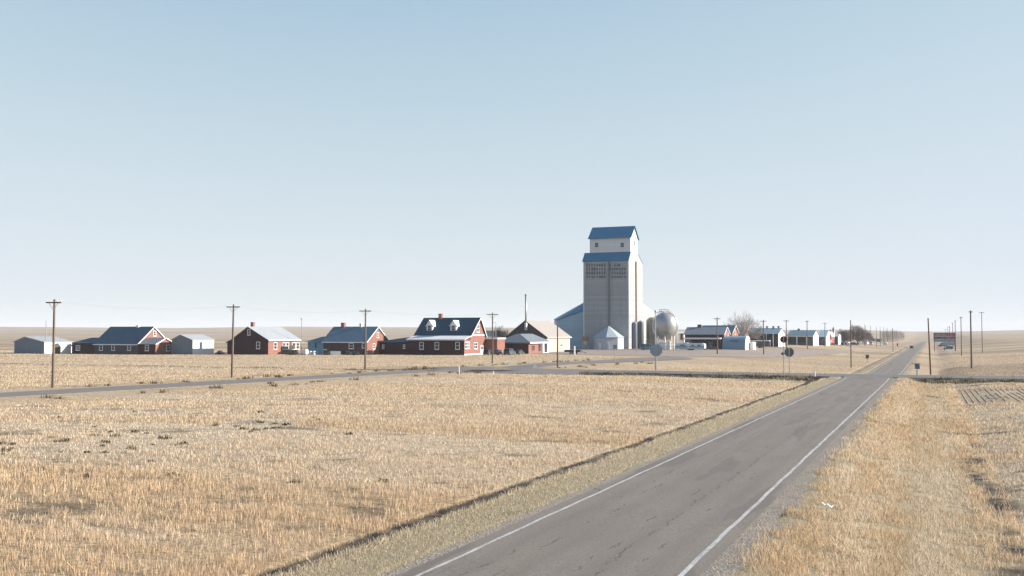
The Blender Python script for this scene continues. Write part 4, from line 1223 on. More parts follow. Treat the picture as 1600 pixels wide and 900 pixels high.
# ------------------------------------------------------------------ tanks right of the elevator
def dome_tank(name, label, cx_px, base_py, half_px, top_py, bot_py, mat, legs, dome=0.6):
    P = ground_at(cx_px, base_py)
    s = depth_of(P) / F
    r = half_px * s
    z1 = top_z(P, top_py); z0 = top_z(P, bot_py)
    t = empty(name, P, label, 'tank')
    prof = []
    n = 14
    if legs:      # egg-shaped vessel
        for i in range(n * 2 + 1):
            a = -math.pi / 2 + math.pi * i / (2 * n)
            prof.append((max(0.02, r * math.cos(a) ** 0.82), (z0 + z1) / 2 + (z1 - z0) / 2 * math.sin(a)))
    else:
        prof = [(r * 0.9, -0.2), (r, 0.05)]
        zs = z1 - r * dome
        for i in range(n + 1):
            a = math.pi / 2 * i / n
            prof.append((max(0.02, r * math.cos(a)), zs + r * dome * math.sin(a)))
    MB().lathe(prof, (0, 0, 0), 36).build('vessel', mat, t, True)
    return t, P, r, z0, z1


t, P, r, z0, z1 = dome_tank('egg_tank', 'big round silver white tank raised on posts right of the elevator', 1039, 546.5, 19.6, 488, 531.5, TANKM, True)
for i in range(8):
    a = 2 * math.pi * (i + 0.3) / 8
    MB().tube((math.cos(a) * r * 0.72, math.sin(a) * r * 0.72, -0.1), (math.cos(a) * r * 0.72, math.sin(a) * r * 0.72, z0 + (z1 - z0) * 0.16), 0.22, 0.22, 8).build('leg', WHITE, t)
MB().box(-1.6, 0.4, -2.2, -0.4, -0.1, 2.6).build('pump_house', WHITE, t)
MB().box(1.3, 2.4, -2.6, -1.4, -0.1, 3.0).build('valve_cabinet', OFFW, t)
rl = MB(); rad = r * 0.45; zt = z1 - 0.25
for i in range(10):
    a = 2 * math.pi * i / 10; a2 = 2 * math.pi * (i + 1) / 10
    p0 = Vector((rad * math.cos(a), rad * math.sin(a), zt)); p1 = Vector((rad * math.cos(a2), rad * math.sin(a2), zt))
    rl.tube(p0, p0 + Vector((0, 0, 1.25)), 0.05, 0.05, 5)
    for hh_ in (0.65, 1.25): rl.tube(p0 + Vector((0, 0, hh_)), p1 + Vector((0, 0, hh_)), 0.05, 0.05, 5)
rl.build('top_railing', STEEL, t)
ld = MB(); pts = []
for i in range(15):
    a = R(78) - R(95) * i / 14
    pts.append(Vector(((r + 0.35) * math.cos(a), -0.5, (z0 + z1) / 2 + (z1 - z0 + 0.7) / 2 * math.sin(a))))
pts.append(Vector((r + 0.35, -0.5, 0)))
ld.path(pts, 0.07, 5); ld.path([p + Vector((0, 0.5, 0)) for p in pts], 0.07, 5)
for p in pts: ld.tube(p, p + Vector((0, 0.5, 0)), 0.04, 0.04, 4)
ld.build('curved_ladder', STEEL, t)
t, P, r, z0, z1 = dome_tank('dome_tank', 'weathered brown dome topped tank behind the big round tank', 1019.5, 544.8, 9.6, 495.5, 540, TANKB, False, 0.75)
for zz in (2.5, 5.2): MB().lathe([(r + 0.02, zz), (r + 0.06, zz + 0.05), (r + 0.06, zz + 0.3), (r + 0.02, zz + 0.35)], (0, 0, 0), 36).build('band', TANKB, t)
t, P, r, z0, z1 = dome_tank('slim_shadow_form', 'slim blue grey tank shape standing in for a shadow on the elevator wall', 991.5, 545.2, 4.4, 503, 540, GREYM, False, 0.7)  # shadow on the elevator flank built as a solid tank shape
MB().tube((0, 0, z1 - 0.1), (0, 0, z1 + 0.6), 0.15, 0.15, 6).build('vent', STEEL, t)
t, P, r, z0, z1 = dome_tank('domed_shadow_form', 'dark dome topped shape standing in for a tank shadow beside the brown tank', 1001, 545.0, 5.2, 501.5, 540, paint('dark_shadow_paint', (0.11, 0.115, 0.12), 0.5, 0.12, 0.3), False, 0.6)  # second flank shadow built solid, its darkness put into the paint
MB().tube((0, 0, z1 - 0.1), (0, 0, z1 + 0.4), 0.2, 0.2, 6).build('vent', STEEL, t)
# pipe fence around the tank yard
P0 = ground_at(1009, 547.2); P1 = ground_at(1078, 547.2)
t = empty('pipe_fence', P0, 'low steel pipe railing around the tank yard', 'fence')
n = 12; v = P1 - P0
for i in range(n + 1):
    q = v * (i / n); MB().tube((q.x, q.y, -0.1), (q.x, q.y, 3.4), 0.05, 0.05, 5).build('post', STEEL, t)
for hh_ in (1.2, 2.3, 3.35): MB().tube((0, 0, hh_), (v.x, v.y, hh_), 0.04, 0.04, 5).build('rail', STEEL, t)
# small white block building seen past the tank
t, P, W, D, e, ay, rz, rf = house_x('white_block_building', 'small white block building with brown door behind the tank yard', 'building', (1069, 543.5), 1060, 521, (1071, 518.5), WHITE, OFFW, trim=False, fas=False)
window_front(W, t, 1065, 525.5, 1.0, 2.6, frame=RUST)
# ------------------------------------------------------------------ town right of the tanks
t, P, W, D, e, ay, rz, rf = house_x('gabled_house', 'brick house with grey roof, white porch beam and narrow pink gable behind the camper', 'house', (1131, 546), 1070, 522, (1135.2, 511.5), DARKRED, GREYROOF, ov=0.6, fas=False)
MB().prism([(0.004, 0, -0.3), (0.004, D, -0.3), (0.004, D, e), (0.004, ay, rz), (0.004, 0, e)], (0.07, 0, 0)).build('sun_side_gable', BRICK, t)  # sunlit tone of the end painted with lighter brick over the dark wall
c = on_y(1094, 509.3, P.y + ay) - P
MB().tube((c.x - 0.9, ay, rz + 0.5), (c.x + 0.5, ay, rz + 0.5), 0.55, 0.55, 12).tube((c.x - 0.1, ay, rz - 0.4), (c.x - 0.1, ay, rz + 0.5), 0.3, 0.3, 8).build('roof_vent', DARK, rf)
ze = on_y(1100, 528.8, P.y - 2.2).z - P.z; xe = on_y(1126, 530, P.y - 2.2).x - P.x
MB().slab([(-W, -2.4, ze), (xe, -2.4, ze), (xe, -0.01, ze + 0.35), (-W, -0.01, ze + 0.35)], 0.3).build('porch_roof', OFFW, t)
for i in range(6):
    xx = -W + 0.2 + (xe + W - 0.4) * i / 5
    MB().box(xx - 0.09, xx + 0.09, -2.3, -2.12, -0.2, ze - 0.31).build('porch_post', DARK, t)
window_side(t, 1138, 521, 1.6, 1.9, 0.075)
c = on_x(1136.5, 538, P.x) - P
window_side(t, 1137, 537, 1.8, 2.2, 0.075)
for px in (1082, 1096, 1110): window_front(W, t, px, 537.5, 1.6, 1.7, frame=DARK)
t, P, W, D, e, ay, rz, rf = house_x('second_gable_house', 'dark roofed house with a smaller pink gable behind the white porch house', 'house', (1144, 543), 1094, 520, (1148.5, 508.8), BRICK, DKROOF, fas=False)
window_side(t, 1148.5, 519, 1.6, 1.8)

# quonset
P = ground_at(1164, 547.2)
t = empty('quonset_hut', P, 'blue grey arched metal hut with white end wall in front of the bare tree', 'hut')
W = P.x - on_y(1128.5, 547, P.y).x; D = (on_x(1172, 547, P.x) - P).y; H = on_y(1160, 525.0, P.y + D * 0.35).z - P.z
arc = []
for i in range(17):
    a = math.pi - math.pi * i / 16
    arc.append((D / 2 + D / 2 * math.copysign(abs(math.cos(a)) ** 0.75, math.cos(a)), H * math.sin(a) ** 0.75 if math.sin(a) > 1e-6 else 0))
mb = MB(); n = len(arc)
mb.prism([(-W, y, z - (0.3 if z == 0 else 0)) for y, z in arc], (W, 0, 0)); mb.build('shell', siding('quonset_metal', (0.17, 0.25, 0.31), 0.6, 'v', 0.75, 0.08, 0.15, 0.45), t)
mb = MB().prism([(0.003, y, z - (0.25 if z == 0 else 0)) for y, z in arc], (0.12, 0, 0)); ew = mb.build('end_wall', WHITE, t)
dr = MB(); _bar(dr, Vector((0.122, D * 0.55, 1.6)), Vector((0, 1, 0)), Vector((1, 0, 0)), -2.0, 2.0, -1.6, 1.7, 0.003, 0.07); dr.build('door', WHITEM, ew)
ln = MB(); zr = H * 0.62
for px in (1142, 1145.5, 1149, 1152): 
    xx = on_y(px, 535, P.y).x - P.x
    ln.box(xx - 0.35, xx + 0.25, D * 0.028, D * 0.028 + 0.3, zr, zr + 0.3)
ln.build('roof_brackets', DARK, t)
t, P, W, D, e, ax, rz, rf = house_y('white_storage_box', 'small white block shed joined to the end of the arched hut', 'shed', (1177, 547), 1172, 535.5, (1174, 534.8), 1181, WHITE, OFFW, ov=0.1)
c = on_x(1178.8, 542, P.x) - P
dr = MB(); _bar(dr, Vector((0, c.y, 1.2)), Vector((0, 1, 0)), Vector((1, 0, 0)), -0.9, 0.9, -1.2, 1.0, 0.004, 0.06); dr.build('door', OFFW, t)

t, P, W, D, e, ay, rz, rf = house_x('long_purple_store', 'long dark fronted store with blue grey roof right of the big bare tree', 'store', (1216, 542), 1170, 521.5, (1220.5, 513.2), DARKRED, siding('pale_blue_roof', (0.14, 0.20, 0.24), 0.45, 'v', 0.8, 0.08, 0.15, 0.5), back=1226, fas=False, trim=False)
MB().prism([(0.004, 0, -0.3), (0.004, D, -0.3), (0.004, D, e), (0.004, ay, rz), (0.004, 0, e)], (0.09, 0, 0)).build('sun_side_gable', WHITE, t)
for px in (1198, 1208.5): 
    c = on_y(px, 531, P.y) - P; MB().tube((c.x, -1.0, -0.2), (c.x, -1.0, e + 0.1), 0.14, 0.14, 6).build('porch_post', OFFW, t)
for px, w_ in ((1188, 2.4), (1203, 2.6), (1213, 1.4)): window_front(W, t, px, 531, w_, 2.0, frame=DARK)
for px in (1198.5, 1208.5, 1216.5):
    c = on_y(px, 510.7, P.y + ay) - P
    MB().tube((c.x, ay, rz - 0.5), (c.x, ay, c.z), 0.4, 0.4, 8).tube((c.x, ay, c.z + 0.002), (c.x, ay, c.z + 0.3), 0.6, 0.6, 8).build('roof_vent', GREYM, rf)

t, P, W, D, e, ay, rz, rf = house_x('porch_store', 'teal roofed store with white beam and posts along its dark porch', 'store', (1270.5, 540.5), 1231, 524.5, (1274.5, 516.3), SLATEW, TEALR, fas=False, trim=False)
zb = on_y(1250, 525.4, P.y - 2).z - P.z; xl = on_y(1227, 526, P.y - 2).x - P.x
MB().box(xl, 0.3, -2.1, -1.8, zb - 0.2, zb + 0.2).build('porch_beam', WHITE, t)
MB().slab([(-W, -2.4, zb + 0.25), (0.4, -2.4, zb + 0.25), (0.4, -0.05, zb + 0.7), (-W, -0.05, zb + 0.7)], 0.03).build('porch_roof', TEALR, t)
for px in (1228, 1245, 1260.5):
    c = on_y(px, 530, P.y - 2) - P; MB().box(c.x - 0.2, c.x + 0.2, -2.09, -1.81, -0.2, zb - 0.203).build('porch_post', WHITE, t)
MB().prism([(0.004, 0, -0.3), (0.004, D, -0.3), (0.004, D, e), (0.004, ay, rz), (0.004, 0, e)], (0.09, 0, 0)).build('sun_side_gable', WHITE, t)
window_side(t, 1276.5, 530, 2.0, 2.4, frame=RUST)
for px in (1238, 1252.5): window_front(W, t, px, 532, 3.4, 2.2, frame=SLATEW)
c = on_y(1248, 516.5, P.y + ay) - P
MB().box(c.x - 0.5, c.x + 0.5, ay - 0.5, ay + 0.5, rz - 0.5, rz + 0.9).build('chimney', DARK, rf)

t, P, W, D, e, ay, rz, rf = house_x('pale_blue_house', 'small house with pale blue roof and white end beside the red shed', 'house', (1290.5, 540), 1279, 526.5, (1294.5, 515.8), SLATEW, siding('ice_blue_roof', (0.25, 0.32, 0.37), 0.45, 'v', 0.85, 0.08, 0.1, 0.5), fas=False, trim=False)
MB().prism([(0.004, 0, -0.3), (0.004, D, -0.3), (0.004, D, e), (0.004, ay, rz), (0.004, 0, e)], (0.09, 0, 0)).build('sun_side_gable', WHITE, t)
window_front(W, t, 1284.5, 532.5, 1.6, 1.8, frame=SLATEW)
t, P, W, D, e, ax, rz, rf = house_y('red_shed', 'bright red shed with white gable top beside the grey silo', 'shed', (1299, 539.5), 1292.5, 524, (1296.5, 519), 1303, REDP, WHITE, ov=0.3)
c = on_y(1295.7, 535, P.y) - P
dr = MB(); _bar(dr, Vector((c.x, 0, 1.5)), Vector((1, 0, 0)), Vector((0, -1, 0)), -1.0, 1.0, -1.5, 1.3, 0.004, 0.06); dr.build('door', WHITE, t)
P = ground_at(1302.6, 538.5); r = 1.7 * depth_of(P) / F; zt = top_z(P, 511)
t = empty('grey_silo', P, 'narrow grey silo rising between red shed and small white house', 'silo')
MB().lathe([(r, -0.3), (r, zt - 1.2)], (0, 0, 0), 16).build('wall', STEEL, t, True)
MB().lathe([(r + 0.1, zt - 1.2), (0.2, zt)], (0, 0, 0), 16).build('roof', GREYM, t)
t, P, W, D, e, ay, rz, rf = house_x('green_gable_house', 'small dark green fronted house with white gable at the end of the row', 'house', (1309.5, 538.8), 1304, 526, (1311.5, 521.5), paint('dark_green_boards', (0.05, 0.09, 0.085), 0.7), LTROOF, fas=False, trim=False)
MB().prism([(0.004, 0, -0.3), (0.004, D, -0.3), (0.004, D, e), (0.004, ay, rz), (0.004, 0, e)], (0.09, 0, 0)).build('sun_side_gable', WHITE, t)
for (b, l, ev, ap, lab) in (((1326, 536.5), 1315, 532.5, (1327.5, 530.5), 'low white roofed shed under the big brown tree, nearest the cars'),
                            ((1355, 537.5), 1347, 532, (1356, 529.8), 'small pale shed beside the far road poles'),
                            ((1376, 534.5), 1360, 530.6, (1377, 529), 'low dark barn along the far tree row')):
    t, P, W, D, e, ay, rz, rf = house_x('small_shed', lab, 'shed', b, l, ev, ap, WHITE if 'dark' not in lab else DARK, LTROOF if 'dark' not in lab else DKROOF, fas=False, trim=False, group='small sheds along the far road')
    dr = MB(); _bar(dr, Vector((-W / 2, 0, 1.0)), Vector((1, 0, 0)), Vector((0, -1, 0)), -0.9, 0.9, -1.0, 0.9, 0.004, 0.06); dr.build('door', OFFW, t)


# ------------------------------------------------------------------ vehicles
def wheel(parent, x, y, r, w=0.24):
    s = 1 if y > 0 else -1
    prof = [(r * 0.55, -w / 2), (r * 0.93, -w / 2), (r, -w / 2 + 0.04), (r, w / 2 - 0.04), (r * 0.93, w / 2), (r * 0.55, w / 2)]
    o = MB().lathe(prof, (0, 0, 0), 18).build('wheel', RUBBER, parent)
    o.location = (x, y, r); o.rotation_euler = (R(90), 0, 0)
    rim = MB().lathe([(r * 0.54, -w / 2 - 0.012), (r * 0.3, -w / 2 - 0.03), (r * 0.08, -w / 2 - 0.035)] if s > 0 else [(r * 0.54, w / 2 + 0.012), (r * 0.3, w / 2 + 0.03), (r * 0.08, w / 2 + 0.035)], (0, 0, 0), 14).build('rim', STEEL, o)
    return o


def car_paint(name, col):
    if name in MATS: return MATS[name]
    m, nt, b = new_mat(name)
    c = mixc(nt, rng_map(nt, noise(nt, obj_coords(nt), 2.0, 4), 0.3, 0.7), col, tuple(min(1, x * 1.1 + 0.01) for x in col))
    L(nt, c, b.inputs['Base Color']); b.inputs['Roughness'].default_value = 0.5; b.inputs['Specular IOR Level'].default_value = 0.3
    MATS[name] = m
    return m


def loft(sections):
    """sections: list of (x, [(y, z), ...]) rings, closed at both ends"""
    mb = MB(); n = len(sections[0][1]); vs = []
    for x, ring in sections: vs += [(x, y, z) for y, z in ring]
    fs = []
    for k in range(len(sections) - 1):
        for i in range(n): fs.append((k * n + i, k * n + (i + 1) % n, (k + 1) * n + (i + 1) % n, (k + 1) * n + i))
    fs += [tuple(range(n - 1, -1, -1)), tuple(range((len(sections) - 1) * n, len(sections) * n))]
    return mb.add(vs, fs)


def vehicle(name, label, cat, loc, rz, mat, kind='sedan', scale=1.0, group=None):
    """length along local X, nose at +X"""
    t = empty(name, loc, label, cat, group, rz)
    Lh, Wd, Hb, Ht = {'sedan': (4.5, 1.78, 0.92, 1.44), 'suv': (4.7, 1.88, 1.05, 1.78), 'pickup': (5.3, 1.9, 1.05, 1.8), 'van': (4.9, 1.95, 1.15, 2.05), 'hatch': (4.0, 1.72, 0.92, 1.5)}[kind]
    w = Wd / 2; x0 = -Lh / 2; x1 = Lh / 2; r = 0.33 if kind in ('sedan', 'hatch') else 0.38
    ring = lambda ww, zb, zt: [(-ww, zb), (-ww * 1.0, zb + (zt - zb) * 0.55), (-ww * 0.93, zt), (ww * 0.93, zt), (ww * 1.0, zb + (zt - zb) * 0.55), (ww, zb)]
    nose = {'sedan': 0.70, 'suv': 0.88, 'pickup': 0.92, 'van': 0.9, 'hatch': 0.74}[kind]
    body = loft([(x0, ring(w * 0.9, 0.42, Hb * 0.88)), (x0 + 0.14, ring(w, 0.3, Hb * 0.98)), (x0 + Lh * 0.30, ring(w, 0.24, Hb)), (x0 + Lh * 0.66, ring(w, 0.24, Hb)),
                 (x1 - 0.45, ring(w * 0.98, 0.26, nose)), (x1 - 0.1, ring(w * 0.93, 0.32, nose * 0.92)), (x1, ring(w * 0.82, 0.40, nose * 0.78))]).build('body', mat, t)
    spans = {'sedan': (-0.40, -0.22, 0.10, 0.27), 'suv': (-0.485, -0.43, 0.12, 0.27), 'pickup': (-0.06, -0.03, 0.14, 0.27), 'van': (-0.49, -0.46, 0.2, 0.36), 'hatch': (-0.48, -0.38, 0.10, 0.27)}[kind]
    a, b, c, d = [Lh * s for s in spans]
    z0 = Hb - 0.02
    cab = MB().add([(a, -w * 0.9, z0), (d, -w * 0.9, z0), (d, w * 0.9, z0), (a, w * 0.9, z0), (b, -w * 0.74, Ht - 0.06), (c, -w * 0.74, Ht - 0.06), (c, w * 0.74, Ht - 0.06), (b, w * 0.74, Ht - 0.06)],
                   [(0, 1, 5, 4), (1, 2, 6, 5), (2, 3, 7, 6), (3, 0, 4, 7), (4, 5, 6, 7), (0, 3, 2, 1)]).build('windows', PANEB if kind != 'van' else PANE, t)
    MB().add([(b - 0.06, -w * 0.77, Ht - 0.058), (c + 0.05, -w * 0.77, Ht - 0.058), (c + 0.05, w * 0.77, Ht - 0.058), (b - 0.06, w * 0.77, Ht - 0.058), (b + 0.1, -w * 0.66, Ht), (c - 0.12, -w * 0.66, Ht), (c - 0.12, w * 0.66, Ht), (b + 0.1, w * 0.66, Ht)],
             [(0, 1, 5, 4), (1, 2, 6, 5), (2, 3, 7, 6), (3, 0, 4, 7), (4, 5, 6, 7), (0, 3, 2, 1)]).build('roof', mat, t)
    for sy in (-1, 1):      # pillars
        pl = MB()
        for (xa, xb) in ((a, b), (d, c), ((a + d) / 2, (b + c) / 2)):
            pl.add([(xa - 0.05, sy * w * 0.905, z0), (xa + 0.05, sy * w * 0.905, z0), (xb + 0.05, sy * w * 0.748, Ht - 0.06), (xb - 0.05, sy * w * 0.748, Ht - 0.06),
                    (xa - 0.05, sy * w * 0.93, z0), (xa + 0.05, sy * w * 0.93, z0), (xb + 0.05, sy * w * 0.775, Ht - 0.06), (xb - 0.05, sy * w * 0.775, Ht - 0.06)],
                   [(0, 1, 2, 3), (4, 7, 6, 5), (0, 4, 5, 1), (1, 5, 6, 2), (2, 6, 7, 3), (3, 7, 4, 0)])
        pl.build('pillars', mat, t)
        wheel(t, x1 - 0.85, sy * (w - 0.1), r); wheel(t, x0 + 0.85, sy * (w - 0.1), r)
        MB().box(x1 - 0.06, x1 + 0.01, min(sy * w * 0.45, sy * w * 0.78), max(sy * w * 0.45, sy * w * 0.78), nose * 0.62, nose * 0.76).build('headlight', WHITE, t)
        MB().box(x0 - 0.012, x0 + 0.05, min(sy * w * 0.6, sy * w * 0.86), max(sy * w * 0.6, sy * w * 0.86), Hb * 0.62, Hb * 0.8).build('taillight', REDP, t)
    MB().box(x0 - 0.07, x0 + 0.05, -w * 0.85, w * 0.85, 0.36, 0.52).build('bumper', DARK, t)
    if kind == 'pickup':
        MB().box(x0 + 0.2, a - 0.15, -w * 0.8, w * 0.8, Hb + 0.002, Hb + 0.03).build('cargo_bed', DARK, t)
    t.scale = (scale,) * 3
    return t


Y90 = R(90)
CP = lambda n, c: car_paint(n, c)
GRP = 'cars parked between the brick houses'
vehicle('parked_car', 'black car parked nearest the brick gable wall of the dormer house', 'car', ground_at(763, 554.6), Y90, CP('black_car_paint', (0.02, 0.02, 0.024)), 'hatch', 0.95, GRP)
vehicle('parked_car', 'dark car with silvery roof and glass beside the black car', 'car', ground_at(778, 554.4), Y90, CP('silver_car_paint', (0.14, 0.15, 0.16)), 'sedan', 1.0, GRP)
vehicle('parked_car', 'dark green suv parked in front of the dark office wall', 'car', ground_at(796.5, 554.5), Y90, CP('dark_green_paint', (0.03, 0.055, 0.06)), 'suv', 0.97, GRP)
vehicle('parked_car', 'black sedan parked at the right end of the row by the office corner', 'car', ground_at(811, 553.8), Y90, CP('blueblack_paint', (0.02, 0.025, 0.03)), 'sedan', 0.92, GRP)
vehicle('parked_truck', 'black pickup parked between white shed and dark gable', 'pickup', ground_at(345, 554.3), R(180), CP('black_car_paint', (0.02, 0.02, 0.024)), 'pickup', 0.62)
vehicle('parked_van', 'teal van parked in front of the brown tank', 'van', ground_at(1012.5, 546.9), R(0), CP('teal_paint', (0.09, 0.19, 0.25)), 'van', 1.0)
vehicle('parked_truck', 'dark teal truck between camper and brick porch house', 'truck', ground_at(1110, 546.6), R(180), CP('dark_teal_paint', (0.03, 0.07, 0.085)), 'pickup', 0.95)
G2 = 'cars parked at the far end of town'
for px, py, rz_, col, kd, lab in ((1316.5, 539.6, 90, (0.05, 0.06, 0.07), 'suv', 'dark grey suv beside the small green fronted house'), (1321, 539.5, 90, (0.10, 0.12, 0.14), 'sedan', 'grey sedan parked second from the small green house'),
                                  (1326.5, 540.0, 90, (0.7, 0.7, 0.7), 'sedan', 'white sedan among the dark cars under the brown tree'), (1334.5, 539.6, 0, (0.05, 0.12, 0.17), 'suv', 'dark blue suv just right of the plain tall pole'),
                                  (1341, 539.2, 90, (0.16, 0.28, 0.36), 'hatch', 'light blue hatchback at the right end of the far car row'), (1361.5, 538.6, 90, (0.74, 0.72, 0.7), 'van', 'white van standing alone near the far road poles')):
    vehicle('distant_car', lab, 'car', ground_at(px, py), R(rz_), CP('distant_paint_%d' % px, col), kd, 1.0, G2)
vehicle('oncoming_car', 'tiny dark car far down the highway', 'car', Vector((HX - 1.4, 560, hwy_z(560) + 0.02)), R(-90), CP('black_car_paint', (0.02, 0.02, 0.024)), 'sedan', 1.0)
vehicle('parked_car', 'teal car parked below the billboard', 'car', ground_at(1481.5, 546.2), R(180), CP('bright_teal_paint', (0.05, 0.19, 0.24)), 'suv', 0.92)
vehicle('parked_van', 'dark olive van behind the teal car under the billboard', 'van', ground_at(1473, 541.6), R(180), CP('olive_paint', (0.035, 0.045, 0.04)), 'van', 1.05)

# camper
P = ground_at(1079, 547.3)
t = empty('camper_trailer', P, 'long pale blue camper with white end parked left of the brick porch house', 'camper')
s = depth_of(P) / F; Lc = 44 * s / 0.97; Hc = top_z(P, 536.2)
m, nt, b = new_mat('camper_paint')
tc = nt.nodes.new('ShaderNodeTexCoord'); sp = nt.nodes.new('ShaderNodeSeparateXYZ'); L(nt, tc.outputs['Object'], sp.inputs[0])
stripe = math_n(nt, 'MULTIPLY', math_n(nt, 'GREATER_THAN', sp.outputs[2], 0.9), math_n(nt, 'LESS_THAN', sp.outputs[2], 1.45))
c = mixc(nt, stripe, mixc(nt, noise(nt, obj_coords(nt), 1.0, 4), (0.46, 0.58, 0.62), (0.56, 0.66, 0.68)), (0.12, 0.30, 0.42))
L(nt, c, b.inputs['Base Color']); b.inputs['Roughness'].default_value = 0.35
CAMP = m
ring = lambda w, z0, z1: [(-w, z0), (-w, z1 - 0.25), (-w + 0.25, z1), (w - 0.25, z1), (w, z1 - 0.25), (w, z0)]
bd = loft([(-Lc / 2, ring(1.1, 0.7, Hc * 0.88)), (-Lc / 2 + 0.4, ring(1.2, 0.5, Hc)), (Lc / 2 - 0.5, ring(1.2, 0.5, Hc)), (Lc / 2, ring(1.15, 0.6, Hc * 0.92))]).build('body', CAMP, t)
loft([(Lc / 2 + 0.003, ring(1.12, 0.62, Hc * 0.91)), (Lc / 2 + 0.12, ring(1.05, 0.7, Hc * 0.88))]).build('end_cap', WHITE, t)
for x_, w_ in ((-Lc * 0.25, 1.7), (Lc * 0.1, 0.9), (Lc * 0.32, 1.2)): _window(t, Vector((x_, -1.2, Hc * 0.66)), Vector((1, 0, 0)), Vector((0, -1, 0)), w_, 0.75, STEEL, 'window')
dr = MB(); _bar(dr, Vector((-Lc * 0.05, -1.2, 1.3)), Vector((1, 0, 0)), Vector((0, -1, 0)), -0.35, 0.35, -0.7, 0.9, 0.004, 0.04); dr.build('door', OFFW, t)
for x_ in (-0.5, 0.5):
    for y_ in (-1.0, 1.0): wheel(t, x_, y_, 0.36)
MB().tube((-Lc / 2, 0, 0.55), (-Lc / 2 - 1.2, 0, 0.5), 0.07, 0.07, 6).tube((-Lc / 2 - 1.1, 0, 0.5), (-Lc / 2 - 1.1, 0, 0), 0.05, 0.05, 6).build('tow_bar', DARK, t)
MB().box(-2, -0.8, -0.4, 0.4, Hc + 0.003, Hc + 0.25).build('roof_unit', OFFW, t)


def trailer(name, label, px, py, Lm, Hm, mat, side=True):
    P = ground_at(px, py); t = empty(name, P, label, 'trailer')
    MB().box(-Lm / 2, Lm / 2, -1.0, 1.0, 0.55, 0.75).build('bed', mat, t)
    if side:
        q = MB().box(-Lm / 2, Lm / 2, -1.0, -0.92, 0.752, Hm).box(-Lm / 2, Lm / 2, 0.92, 1.0, 0.752, Hm).box(-Lm / 2, -Lm / 2 + 0.08, -0.918, 0.918, 0.752, Hm).box(Lm / 2 - 0.08, Lm / 2, -0.918, 0.918, 0.752, Hm)
        q.build('side_boards', mat, t)
    for x_ in (-0.45, 0.45):
        for y_ in (-1.14, 1.14): wheel(t, x_, y_, 0.34)
    MB().tube((Lm / 2, 0, 0.6), (Lm / 2 + 1.3, 0, 0.45), 0.06, 0.06, 6).tube((Lm / 2 + 1.2, 0, 0.45), (Lm / 2 + 1.2, 0, 0), 0.05, 0.05, 6).build('tow_bar', DARK, t)
    return t


trailer('flat_trailer', 'low black flat trailer on the lot below the blue annex', 896, 553.2, 4.6, 1.15, DARK)
t = trailer('boat_trailer', 'dark trailer with long white top standing before the long dark store', 1188, 543.5, 7.5, 2.6, paint('dark_slate_metal', (0.06, 0.08, 0.10), 0.5))
MB().box(-3.7, 3.7, -0.95, 0.95, 2.62, 2.95).build('cover', WHITE, t)

# ------------------------------------------------------------------ yard things
def bush(name, label, px, py, w, h, mat, n=260, group=None, d=None, seed=0):
    P = ground_at(px, py); t = empty(name, P, label, 'shrub', group)
    rr = random.Random(seed * 31 + int(px)); st = MB()
    for i in range(7):
        a = rr.uniform(0, 6.28); st.tube((0, 0, -0.1), (math.cos(a) * w * 0.3, math.sin(a) * w * 0.3, h * 0.7), 0.03, 0.015, 4)
    st.build('stem', WOOD, t)
    lf = MB()
    for i in range(n):
        a = rr.uniform(0, 6.28); q = rr.random() ** 0.5; z = rr.uniform(0.05, 1)
        rad = w / 2 * q * (1 - 0.45 * z * z) * rr.uniform(0.6, 1.15)
        c = Vector((math.cos(a) * rad, math.sin(a) * rad, z * h)); s_ = rr.uniform(0.10, 0.24)
        u = Vector((rr.gauss(0, 1), rr.gauss(0, 1), rr.gauss(0, 1))).normalized(); v = u.orthogonal().normalized()
        lf.add([c - u * s_, c + v * s_ * 0.6, c + u * s_, c - v * s_ * 0.6], [(0, 1, 2, 3)])
    lf.build('foliage', mat, t)
    return t


DKLEAF = paint('dark_evergreen', (0.045, 0.05, 0.04), 0.8, 0.4, 0, 3)
BRLEAF = paint('dry_brown_leaves', (0.15, 0.11, 0.085), 0.9, 0.4, 0, 3)
for px, py, w, h, lab in ((453.5, 554.6, 2.0, 1.2, 'dark shrub by the doorway of the brick house, left of two'), (461, 554.6, 2.2, 1.3, 'dark shrub beside the white tank box'), (511, 554.8, 2.2, 1.2, 'dark shrub under the mauve house wall right of the blue canopy'),
                          (545, 554.8, 2.0, 1.0, 'low dark shrub under the square window of the mauve house'), (557, 554.9, 2.0, 0.9, 'low dark shrub midway along the mauve wall'), (578, 554.6, 2.6, 1.2, 'dark shrub in the corner between mauve house and side wing'),
                          (1300.5, 539.6, 3.2, 1.3, 'pale weedy shrub in front of the red shed')):
    bush('shrub', lab, px, py, w, h, DKLEAF, 220, 'dark shrubs around the houses')
P = ground_at(475.5, 554.3)
t = empty('white_tank_box', P, 'white oblong fuel box standing left of the blue wing', 'box')
zt = top_z(P, 546.3); wb = 5.2 * depth_of(P) / F
MB().prism([(-wb, -0.6, 0.25), (wb, -0.6, 0.25), (wb, -0.6, zt - 0.15), (wb - 0.15, -0.6, zt), (-wb + 0.15, -0.6, zt), (-wb, -0.6, zt - 0.15)], (0, 1.2, 0)).build('body', WHITE, t)
for sx in (-1, 1): MB().box(sx * wb * 0.7 - 0.1, sx * wb * 0.7 + 0.1, -0.5, 0.5, -0.1, 0.247).build('leg', STEEL, t)
MB().tube((0, 0, zt), (0, 0, zt + 0.2), 0.1, 0.1, 8).build('cap', DARK, t)
P = ground_at(503, 554.5)
t = empty('blue_canopy', P, 'small bright blue canopy leaning at the front of the blue wing', 'canopy')
zt = top_z(P, 545.8)
